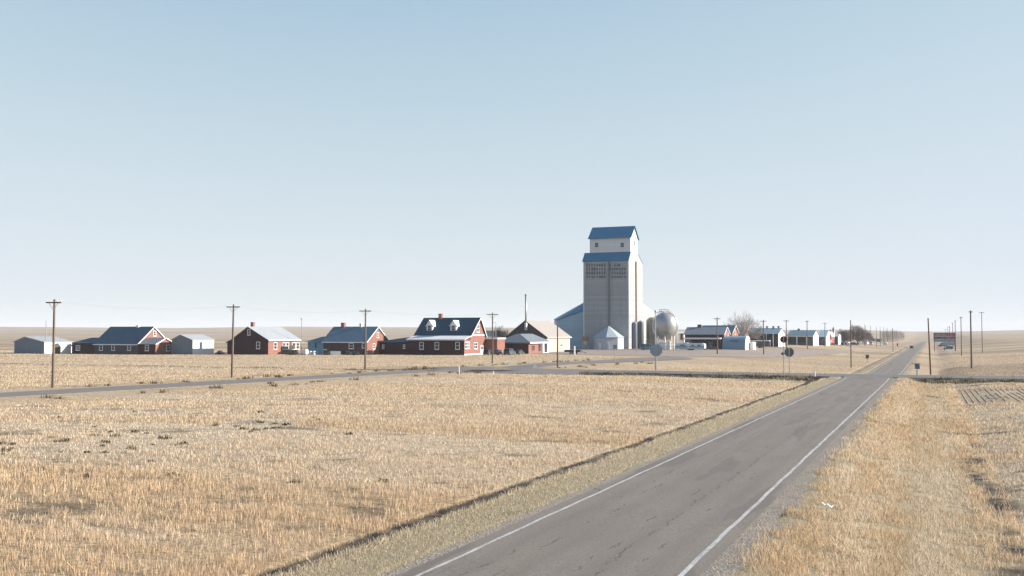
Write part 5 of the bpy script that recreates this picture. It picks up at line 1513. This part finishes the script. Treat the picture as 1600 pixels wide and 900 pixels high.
MB().slab([(-2.0, -0.9, zt - 0.5), (0.9, -0.9, zt), (0.9, 0.9, zt), (-2.0, 0.9, zt - 0.5)], 0.06).build('cover', paint('bright_blue_tarp', (0.04, 0.30, 0.46), 0.45), t)
for x_, z_ in ((-1.9, zt - 0.55), (0.8, zt - 0.08)):
    for y_ in (-0.8, 0.8): MB().tube((x_, y_, -0.1), (x_, y_, z_), 0.04, 0.04, 6).build('pole', STEEL, t)
for px, lab in ((485, 'white barrel left of the blue canopy'), (490.5, 'white barrel just left of the blue canopy poles, right of another barrel')):
    P = ground_at(px, 554.6); t = empty('barrel', P, lab, 'barrel', 'white barrels at the blue wing')
    MB().lathe([(0.3, 0), (0.36, 0.15), (0.38, 0.5), (0.36, 0.95), (0.3, 1.05)], (0, 0, 0), 14).build('body', WHITE, t, True)
    MB().lathe([(0.385, 0.45), (0.4, 0.48), (0.4, 0.55), (0.385, 0.58)], (0, 0, 0), 14).build('hoop', STEEL, t)
P = ground_at(516.5, 554.9)
t = empty('picket_fence', P, 'short white picket panel against the mauve wall', 'fence')
q = ground_at(536.5, 554.9) - P; n = 11
for i in range(n):
    MB().box(q.x * i / n, q.x * i / n + 0.14, -0.02, 0.02, 0.0, 1.0 + 0.1 * (i % 2)).build('picket', WHITE, t)
for z_ in (0.25, 0.8): MB().box(0, q.x, 0.022, 0.06, z_, z_ + 0.1).build('rail', WHITE, t)


# ------------------------------------------------------------------ utility poles
def pole(label, px, py, top, arm=2.4, rz=0.0, lean=0.0, mat=None, r=0.16, group='wooden utility poles', braces=True, name='utility_pole', second=False):
    P = ground_at(px, py) if not isinstance(px, Vector) else px
    h = top_z(P, top)
    t = empty(name, P, label, 'utility pole', group, rz)
    mat = mat or WOOD
    MB().tube((0, 0, -0.4), (lean, 0, h), r, r * 0.68, 12).build('mast', mat, t)
    if arm:
        z = h - 0.35
        MB().box(lean - arm / 2, lean + arm / 2, -r * 0.7 - 0.13, -r * 0.7 - 0.003, z - 0.07, z + 0.07).build('crossarm', mat, t)
        if braces:
            b = MB()
            for s in (-1, 1): b.tube((lean, -r - 0.05, z - 0.8), (lean + s * arm * 0.3, -r - 0.05, z - 0.05), 0.028, 0.028, 5)
            b.build('brace', STEEL, t)
        for x_ in (-0.48, -0.22, 0.22, 0.48):
            MB().lathe([(0.03, 0), (0.055, 0.04), (0.055, 0.12), (0.03, 0.17)], (lean + x_ * arm, -r * 0.7 - 0.07, z + 0.072), 8).build('insulator', OFFW, t)
    return t, P, h


la = math.atan2(lr_nrm.y, lr_nrm.x)
GL = 'wooden utility poles'
lp = []
for px, py, tp, arm, lab in ((82.5, 606, 467.5, 1.6, 'tall wooden utility pole beside the side road in front of the metal sheds'), (362.3, 590, 475.5, 1.8, 'wooden utility pole standing before the dark brick gable'),
                             (570.6, 578.2, 482.5, 1.9, 'wooden utility pole in front of the mauve house'), (769.5, 568, 488.5, 2.2, 'wooden utility pole by the parked cars and the dormer house gable')):
    t, P, h = pole(lab, px, py, tp, arm, YAW * 0.9 if px > 200 else YAW, 0.12 if px == 362.3 else 0.0)
    lp.append((P, h))
pole('plain wooden pole without crossarm on the grass island left of the elevator', 871.3, 574, 508, 0)
pole('thin distant pole behind the long low metal shed', 71.3, 552.3, 500.5, 0, r=0.13, mat=STEEL)
pole('thin pole between the brick house and the blue wing', 471, 553, 496.5, 0.5, r=0.12, mat=STEEL, braces=False)
for px, py, tp, arm, lab in ((1121, 553.5, 496, 1.9, 'utility pole in front of the brick porch house and camper'), (1193.3, 554, 500, 1.9, 'utility pole in front of the long dark store, right of the bare tree'),
                             (1229, 545.5, 500, 2.2, 'utility pole between the white gable and the porch store'), (1261.5, 545, 500.8, 1.6, 'utility pole in front of the porch store'), (1289.3, 541.5, 504, 2.2, 'utility pole in front of the pale blue house')):
    pole(lab, px, py, tp, arm, 0.0, r=0.2)
pole('tall plain pole standing alone left of the highway beyond the crossing', 1330, 574.3, 500, 0, r=0.15)
pole('leaning reddish pole without crossarm right of the highway at the crossing', 1454.3, 585.5, 497, 0, lean=-0.3, mat=WOODR, r=0.17)
pole('thick dark pole in the right field with a tiny crossarm', 1518.2, 576, 485, 0.7, r=0.2, braces=False)
pole('slim pole with wide crossarm farthest right in the field', 1535, 551, 487, 1.9, r=0.15, braces=False)
for px, py, tp, arm, lab in ((1502.5, 555.5, 494.8, 1.0, 'grey pole between the billboard and the thick dark pole'), (1493.3, 549, 500.5, 0.7, 'pole just right of the billboard edge, first of the receding line'), (1489.2, 545.5, 504.3, 0.6, 'pole behind the billboard, second of the receding line'),
                             (1484.3, 543, 509.3, 0.5, 'pole behind the billboard, third of the receding line'), (1481.6, 541, 510.5, 0.5, 'pole behind the billboard, fourth of the receding line'), (1477.5, 538, 514.3, 2.4, 'farthest small pole with crossarm peeping over the billboard')):
    pole(lab, px, py, tp, arm, 0.0, r=0.17, braces=False)
k_ = 0
for px, py, tp, lab in ((1351, 540.5, 506.8, 'pole right of the brown tree, first of the close far row'), (1352.8, 540, 508, 'pole right of the brown tree, close twin of the first'), (1360.6, 541, 508.6, 'pole by the small pale shed in the far row'), (1369.5, 542.5, 509.8, 'pole by the low dark barn in the far row'),
                        (1375.6, 541.5, 510.4, 'pole at the right end of the low dark barn'), (1381.2, 540, 511.2, 'pole at the left end of the poplar row'), (1386.6, 538.5, 512, 'pole among the first poplars of the row'), (1395.4, 549.5, 512.2, 'pole standing nearer than the poplars left of the highway')):
    pole(lab, px, py, tp, 0.0, 0.0, r=0.14, mat=WOOD)


def wires(name, label, pts, sag=0.6, offs=(-0.7, 0.7), r=0.007):
    mb = MB()
    for (P0, h0), (P1, h1) in zip(pts[:-1], pts[1:]):
        a = P0 + Vector((0, 0, h0 - 0.2)); b = P1 + Vector((0, 0, h1 - 0.2))
        d = (b - a); n = Vector((-d.y, d.x, 0)).normalized()
        for o in offs:
            q = [a + d * (i / 12) + n * o - Vector((0, 0, sag * 4 * (i / 12) * (1 - i / 12))) for i in range(13)]
            mb.path(q, r, 3)
    tag(mb.build(name, STEEL), label, 'power line')


wires('power_line', 'thin grey wires strung between the four wooden poles on the left', lp)

# street lamp by the tank and the one behind the dormer house
P = ground_at(1024.3, 578.5); h = top_z(P, 488.5)
t = empty('street_lamp', P, 'slim steel lamp post rising in front of the big round tank', 'street lamp')
MB().tube((0, 0, -0.2), (0, 0, h), 0.12, 0.075, 10).build('post', STEEL, t)
MB().path([(0, 0, h - 0.2), (0.5, 0.1, h + 0.1), (1.3, 0.25, h + 0.15)], 0.045, 6).build('arm', STEEL, t)
MB().lathe([(0.03, 0.12), (0.22, 0.05), (0.2, -0.06), (0.05, -0.1)], (1.4, 0.27, h + 0.12), 10).build('lamp_head', OFFW, t)
MB().lathe([(0.1, 0), (0.13, 0.1), (0.1, 0.3), (0.05, 0.4)], (0, 0, h + 0.02), 8).build('cap', DARK, t)
P = ground_at(774.8, 546); h = top_z(P, 504.5)
t = empty('street_lamp', P, 'thin curved lamp post behind the parked cars left of the hall', 'street lamp')
MB().tube((0, 0, -0.2), (0, 0, h), 0.11, 0.07, 8).build('post', STEEL, t)
MB().path([(0, 0, h - 0.1), (-0.3, 0, h + 0.15), (-0.9, 0, h + 0.2)], 0.06, 6).build('arm', STEEL, t)
MB().box(-1.2, -0.6, -0.14, 0.14, h + 0.1, h + 0.24).build('lamp_head', OFFW, t)

# ------------------------------------------------------------------ road signs
SIGNB = paint('sign_back_aluminium', (0.26, 0.32, 0.36), 0.45, 0.08, 0.1, 2, 0.3)
SIGND = paint('dark_sign_back', (0.12, 0.135, 0.155), 0.5, 0.08, 0.1)


def octagon_sign(label, px, base, cy, rad_px, mat, px2=None, group='road signs seen from behind'):
    P = ground_at(px, base); s = depth_of(P) / F
    t = empty('octagon_sign', P, label, 'road sign', group, rz=YAW * 0.4)
    zc = top_z(P, cy); r = rad_px * s
    MB().tube((0, 0, -0.2), (0, 0, zc + r * 0.8), 0.06, 0.06, 8).build('post', STEEL, t)
    ring = [(r * math.cos(R(22.5 + 45 * i)), 0.08, zc + r * math.sin(R(22.5 + 45 * i))) for i in range(8)]
    MB().prism(ring, (0, 0.03, 0)).build('plate', mat, t)
    MB().box(-r * 0.16, r * 0.16, 0.055, 0.078, zc - r * 0.92, zc + r * 0.92).build('stiffener', STEEL, t)
    return t


octagon_sign('large pale grey octagon sign back below the big round tank', 1025.3, 580.5, 547.2, 10.2, SIGNB)
octagon_sign('dark octagon sign back with a pale strip beside a thin tall post', 1233.5, 588, 550.4, 7.6, SIGND)
P = ground_at(1225, 590); s = depth_of(P) / F
t = empty('round_sign', P, 'tall thin sign post with a dark round plate on top and small brown plate', 'road sign', 'road signs seen from behind', rz=YAW * 0.3)
z1 = top_z(P, 530.5); z2 = top_z(P, 552.8); zt = top_z(P, 527)
MB().tube((0, 0, -0.2), (0, 0, zt), 0.06, 0.06, 8).build('post', STEEL, t)
o = MB().lathe([(5.2 * s, -0.02), (5.2 * s, 0.02)], (0, 0, 0), 20).build('round_plate', paint('dark_maroon_plate', (0.07, 0.04, 0.045), 0.6), t); o.location = (0.05, 0.1, z1); o.rotation_euler = (R(90), 0, 0)
o = MB().lathe([(5.5 * s, -0.012), (5.5 * s, 0.012)], (0, 0, 0), 20).build('red_rim', REDP, t); o.location = (0.0, 0.14, z1); o.rotation_euler = (R(90), 0, 0)
q = 3.6 * s
MB().prism([(-q - 0.1, 0.08, z2), (-0.1, 0.08, z2 - q * 0.8), (q - 0.1, 0.08, z2), (-0.1, 0.08, z2 + q * 0.8)], (0, 0.03, 0)).build('small_plate', paint('brown_plate', (0.13, 0.075, 0.05), 0.6), t)


def small_sign(name, label, px, base, top, half_px, h_px, mat, postm, cat='sign'):
    P = ground_at(px, base); s = depth_of(P) / F; t = empty(name, P, label, cat, rz=YAW * 0.5)
    zt = top_z(P, top); hh = h_px * s
    MB().tube((0, 0, -0.2), (0, 0, zt - 0.05), 0.055, 0.055, 8).build('post', postm, t)
    MB().box(-half_px * s, half_px * s, 0.06, 0.16, zt - hh, zt).build('plate', mat, t)
    return t


small_sign('box_sign', 'small dark box on a thin post in front of the pointed bin', 961, 566, 539, 2.6, 6.2, paint('charcoal_plate', (0.09, 0.10, 0.115), 0.6), STEEL)
small_sign('square_sign', 'small dark square sign on a short post left of the highway beyond the crossing', 1355.3, 565.5, 554.2, 2.6, 6.0, SIGND, WOOD)
small_sign('small_sign', 'tiny dark marker beside the far highway at the field edge', 1402.3, 541.5, 536.6, 1.0, 4.2, WOOD, WOOD)


def marker(label, px, base, top, rad=0.09, mat=None, name='marker_post'):
    P = ground_at(px, base); h = top_z(P, top); t = empty(name, P, label, 'marker post', 'white marker posts')
    MB().tube((0, 0, -0.2), (0, 0, h), rad, rad, 8).build('post', mat or WHITE, t)
    MB().lathe([(rad, 0), (rad * 0.6, rad * 0.6), (0.01, rad * 0.7)], (0, 0, h + 0.002), 8).build('cap', OFFW, t)


marker('slim white marker post at the crossing left of the highway', 1273, 589.5, 581, 0.1)
marker('slim white marker post on the near edge of the side road', 717.2, 585, 572.5, 0.07)
marker('short white marker post near the road junction below the parked cars', 771, 585.5, 580.5, 0.07)
marker('thick white post beside the black flat trailer', 897.6, 554.3, 541.5, 0.22)
marker('white marker post below the teal car under the billboard', 1485, 550.5, 546.4, 0.12)
# mailbox
P = ground_at(1433.5, 591.5); zt = top_z(P, 567); s = depth_of(P) / F
t = empty('mailbox', P, 'blue grey mailbox on a white post beside the crossing road', 'mailbox', rz=0.3); t.scale = (0.62, 0.62, 1)
zb = top_z(P, 576.5)
MB().box(-0.07, 0.07, -0.07, 0.07, -0.2, zb).build('post', WHITE, t)
MB().box(-0.28, -0.16, -0.06, 0.06, 0.0, zb * 0.93).build('support', OFFW, t)
ring = lambda x: [(x, -0.3, zb + 0.003), (x, 0.3, zb + 0.003)] + [(x, 0.3 * math.cos(a), zb + 0.35 + 0.3 * math.sin(a)) for a in [math.pi * i / 8 for i in range(9)]]
MB().prism(ring(-0.45), (0.9, 0, 0)).build('box', paint('mailbox_blue', (0.10, 0.18, 0.24), 0.5), t)
MB().slab([(-0.95, -0.42, zb + 0.72), (0.55, -0.42, zb + 0.72), (0.6, 0.42, zb + 0.78), (-0.9, 0.42, zb + 0.78)], 0.05).build('lid', paint('grey_brown_lid', (0.17, 0.14, 0.13), 0.6), t)

# ------------------------------------------------------------------ billboard
P = ground_at(1476, 547.8); s = depth_of(P) / F
t = empty('billboard', P, 'weathered maroon and blue billboard on posts beside the highway', 'billboard', rz=R(4))
zz = lambda py: top_z(P, py)
xx = lambda px: (px - 1476) * s / math.cos(YAW * 0.2)
PUR = paint('faded_maroon_panel', (0.20, 0.10, 0.125), 0.7, 0.2, 0.2, 0.8); DPUR = paint('dark_plum_panel', (0.12, 0.085, 0.13), 0.7, 0.25, 0.2, 0.8)
BLP = paint('faded_blue_panel', (0.18, 0.25, 0.30), 0.7, 0.2, 0.2, 0.8); REDS = paint('faded_red_panel', (0.30, 0.055, 0.07), 0.7, 0.15, 0.2)
LETT = paint('faded_lettering', (0.46, 0.40, 0.42), 0.8, 0.2); LETR = paint('pink_lettering', (0.5, 0.25, 0.27), 0.8, 0.2)
for a, b, m_ in ((519.9, 525.4, PUR), (525.8, 529.8, DPUR), (530.0, 534.2, BLP)):
    MB().box(xx(1460.2), xx(1491.2), -0.06, 0.02, zz(b), zz(a)).build('panel', m_, t)
MB().box(xx(1480), xx(1489.5), -0.085, -0.063, zz(524.6), zz(521.0)).box(xx(1480), xx(1489), -0.085, -0.063, zz(529.2), zz(526.2)).build('red_block', REDS, t)
MB().box(xx(1472), xx(1491.0), -0.02, 0.02, zz(539.5), zz(534.6)).build('lower_panel', paint('blue_grey_panel', (0.27, 0.30, 0.35), 0.7, 0.15, 0.2), t)
lt = MB(); rr = random.Random(3)


def stroke(mb, x, z, w, h, k):
    """one blurred letter: bars in the seven places of a block letter"""
    b = w * 0.28
    if k & 1: mb.box(x, x + b, -0.1, -0.087, z, z + h)
    if k & 2: mb.box(x + w - b, x + w, -0.1, -0.087, z, z + h)
    if k & 4: mb.box(x + b, x + w - b, -0.1, -0.087, z + h - b, z + h)
    if k & 8: mb.box(x + b, x + w - b, -0.1, -0.087, z + h * 0.42, z + h * 0.42 + b)
    if k & 16: mb.box(x + b, x + w - b, -0.1, -0.087, z, z + b)


for (x0_, x1_, za, zb_, m_) in ((1463.5, 1479, 524.4, 521.6, LETT), (1481, 1488.5, 524.2, 521.5, LETR), (1463, 1472, 529.2, 526.6, DARK), (1472.5, 1478.5, 529.0, 527.0, BLP), (1480.8, 1485, 528.8, 526.7, LETR), (1462.5, 1470, 533.2, 531.2, paint('teal_lettering', (0.20, 0.42, 0.48), 0.8))):
    lt = MB(); x = xx(x0_); w = 0.30
    while x < xx(x1_):
        stroke(lt, x, zz(za), w, zz(zb_) - zz(za), rr.choice((29, 13, 15, 31, 11, 23, 21, 27))); x += w * 1.4
    lt.build('lettering', m_, t)
for px in (1461.5, 1476, 1491): MB().box(xx(px) - 0.13, xx(px) + 0.13, 0.022, 0.25, -0.3, zz(520)).build('post', DARK if px > 1480 else WOOD, t)


# ------------------------------------------------------------------ bare trees
BARK = paint('grey_brown_bark', (0.16, 0.13, 0.115), 0.9, 0.25, 0.2, 2)
TWIG = paint('pale_twigs', (0.27, 0.24, 0.22), 0.9, 0.2)
TWIGB = paint('brown_twigs', (0.20, 0.158, 0.142), 0.9, 0.25)


def grow(trunk, crown, p, d, ln, r, lev, top, rr, fan, kids, up):
    """a limb with a bend, then its children"""
    mid = p + d * ln * 0.5 + Vector((rr.gauss(0, 1), rr.gauss(0, 1), rr.gauss(0, 0.5))) * ln * 0.035
    end = p + d * ln
    mb = trunk if lev == top else crown
    n = 10 if lev == top else (6 if lev >= top - 1 else 3)
    mb.tube(p, mid, r, r * 0.84, n, False); mb.tube(mid, end, r * 0.84, r * 0.66, n, False)
    if lev == 0: return
    K = kids[top - lev]
    for i in range(K):
        u = d.orthogonal().normalized(); v = d.cross(u)
        if lev == top:          # main limbs fan out evenly over a dome
            a = 2.39996 * i + rr.uniform(-0.2, 0.2); sp = fan[0] * math.sqrt((i + 0.3) / K) * rr.uniform(0.9, 1.1)
            k = 1.0 - 0.12 * (sp / fan[0]) ** 2
        else:
            a = 6.283 * (i + rr.random() * 0.7) / K; sp = fan[top - lev] * rr.uniform(0.6, 1.2); k = 1.0
            if i == 0: sp *= 0.35
        nd = (d * math.cos(sp) + (u * math.cos(a) + v * math.sin(a)) * math.sin(sp)); nd.z += up[top - lev]; nd.normalize()
        st = p.lerp(end, 1.0 if i == 0 else rr.uniform(0.4, 0.98) if lev < top else rr.uniform(0.75, 1.0))
        l2 = ln * rr.uniform(0.9, 1.1) * fall[top - lev] * k if fall else ln * rr.uniform(0.58, 0.82)
        grow(trunk, crown, st, nd, l2, max(0.035, r * (0.45 if lev == top else rr.uniform(0.52, 0.68))), lev - 1, top, rr, fan, kids, up)


fall = []


def bare_tree(name, label, px, py, top_py, seed, mat, kids, fan, up, trunk_frac=0.22, r=0.4, group=None, min_r=0.02, sx=1.0):
    P = ground_at(px, py); h = top_z(P, top_py)
    t = empty(name, P, label, 'tree', group)
    rr = random.Random(seed); tk = MB(); cr = MB()
    grow(tk, cr, Vector((0, 0, -0.2)), Vector((0, 0, 1)), h * trunk_frac, r, len(kids), len(kids), rr, fan, kids, up)
    zmax = max(v[2] for v in cr.v); k = h / zmax
    cr.v = [(x * k * sx, y * k * sx, z * k) for x, y, z in cr.v]; tk.v = [(x * sx, y * sx, z * k) for x, y, z in tk.v]
    tk.build('trunk', BARK, t); cr.build('crown', mat, t)
    return t


fall[:] = [2.6, 0.55, 0.68, 0.7, 0.72, 0.7]
bare_tree('bare_tree', 'large bare spreading tree behind the arched hut', 1159.5, 541.5, 484, 9, TWIG, (22, 3, 3, 3, 3, 2), (1.22, 0.45, 0.5, 0.5, 0.5, 0.5), (0.0, 0.06, 0.05, 0.03, 0.0, 0.0), 0.15, 0.5, 'bare trees in the town', sx=1.0)
fall[:] = [1.5, 0.66, 0.68, 0.7, 0.7]
for px, py, tp, sd_, lab in ((1340, 538.2, 505.5, 11, 'big brown bare tree right behind the far parked cars'), (1319, 537.5, 512.5, 12, 'smaller brown bare tree beside the small green fronted house'), (1353, 537.0, 517, 13, 'low brown bare tree at the right side of the big brown one'), (1296, 536.5, 513, 14, 'reddish bare treetop behind the red shed')):
    bare_tree('brown_tree', lab, px, py, tp, sd_, TWIGB, (14, 5, 4, 4, 3), (1.25, 0.6, 0.55, 0.55, 0.5), (0.0, 0.05, 0.05, 0, 0), 0.16, 0.5, 'bare trees in the town', sx=0.95)
fall[:] = [2.0, 0.6, 0.65, 0.7]
for px, py, tp, sd_, lab in ((779, 545, 507, 21, 'thin bare sapling behind the parked cars'), (787.5, 545, 513, 22, 'brown bushy bare tree left of the hall gable')):
    bare_tree('sapling', lab, px, py, tp, sd_, TWIGB, (9, 4, 4, 3), (0.45 if sd_ == 21 else 0.8, 0.5, 0.5, 0.5), (0.0, 0.1, 0.1, 0.1), 0.2, 0.16, 'bare trees in the town')
# row of bare poplars far along the highway: three grown, the rest copied


def poplar(label, P, h, seed, group):
    t = empty('poplar', P, label, 'tree', group); rr = random.Random(seed)
    MB().tube((0, 0, -0.2), (0, 0, h * 0.5), 0.2, 0.13, 8, False).tube((0, 0, h * 0.5), (0, 0, h), 0.13, 0.03, 6, False).build('trunk', BARK, t)
    cr = MB()
    for i in range(46):
        z = h * (0.12 + 0.80 * rr.random()); a = rr.uniform(0, 6.283); sp = rr.uniform(0.28, 0.6)
        ln = h * rr.uniform(0.12, 0.26) * (1.15 - 0.6 * z / h)
        d = Vector((math.cos(a) * math.sin(sp), math.sin(a) * math.sin(sp), math.cos(sp)))
        p = Vector((0, 0, z)); cr.tube(p, p + d * ln, 0.05, 0.02, 4, False)
        for j in range(5):
            q = p + d * ln * rr.uniform(0.3, 1); e_ = (d + Vector((rr.gauss(0, 0.4), rr.gauss(0, 0.4), 0.3))).normalized()
            cr.tube(q, q + e_ * ln * rr.uniform(0.3, 0.6), 0.028, 0.012, 3, False)
    cr.build('crown', TWIG, t)
    return t


protos = []
N_P = 24
for i in range(N_P):
    f = i / (N_P - 1)
    px = 1376 + (1412.5 - 1376) * f ** 0.85; py = 536.0 - 5.4 * f + (1.0 if i % 2 else 0)
    tp = 516.5 - 1.8 * math.sin(f * 3.1) + (i * 7 % 5) * 0.7 + 2.0 * f * f
    P = ground_at(px, py); h = top_z(P, tp)
    if i < 3:
        t = poplar('bare poplar in the far row left of the highway', P, h, 40 + i, 'bare poplars in the far row'); protos.append((t, h))
    else:
        src, h0 = protos[i % 3]; t = copy_tree(src); t.location = P; k = h / h0
        t.scale = (k, k, k); t.rotation_euler = (0, 0, i * 1.3)
# white rag on the bank
P = ground_at(1292, 796)
rg = MB(); nx_ = 7
for i in range(nx_):
    for j in range(4):
        x = (i / (nx_ - 1) - 0.5) * 0.34; y = (j / 3 - 0.5) * 0.14
        rg.v.append((x, y, 0.16 + 0.035 * math.sin(i * 1.9 + j) - 0.10 * (x + 0.1)))
for i in range(nx_ - 1):
    for j in range(3): rg.f.append((i * 4 + j, (i + 1) * 4 + j, (i + 1) * 4 + j + 1, i * 4 + j + 1))
o = rg.build('plastic_litter', WHITE, None); o.location = P; o.rotation_euler = (0, 0.1, -0.3)
so_ = o.modifiers.new('thickness', 'SOLIDIFY'); so_.thickness = 0.012
tag(o, 'crumpled white scrap lying in the dry grass right of the highway', 'litter')
# pale propane tank in the far yard
P = ground_at(1383.5, 539.5)
t = empty('propane_tank', P, 'pale teal tank lying in the yard near the far poplar row', 'tank')
zt = max(1.6, top_z(P, 534.5)); L_ = 3.2 * depth_of(P) / F
o = MB().lathe([(0.05, -L_), (zt * 0.3, -L_ * 0.93), (zt * 0.4, -L_ * 0.8), (zt * 0.4, L_ * 0.8), (zt * 0.3, L_ * 0.93), (0.05, L_)], (0, 0, 0), 16).build('vessel', paint('pale_teal', (0.50, 0.60, 0.62), 0.4), t, True)
o.location = (0, 0, zt * 0.58); o.rotation_euler = (0, R(90), 0)
for x_ in (-0.55, 0.55): MB().box(x_ * L_ - 0.1, x_ * L_ + 0.1, -0.4, 0.4, -0.1, zt * 0.25).build('leg', STEEL, t)

# ------------------------------------------------------------------ the air
HAZE = 1.1e-4
hz_o = MB().box(-16000, 16000, -600, 17000, -60, 140).build('haze', None or bpy.data.materials.new('haze_air'), None)
hm = hz_o.data.materials[0]; hm.use_nodes = True; nt = hm.node_tree
nt.nodes.remove(nt.nodes['Principled BSDF'])
pv = nt.nodes.new('ShaderNodeVolumePrincipled'); pv.inputs['Density'].default_value = HAZE; pv.inputs['Color'].default_value = (0.90, 0.92, 0.95, 1)
L(nt, pv.outputs[0], nt.nodes['Material Output'].inputs['Volume'])
tag(hz_o, 'thin pale air fading the far plain', 'haze', kind='stuff')
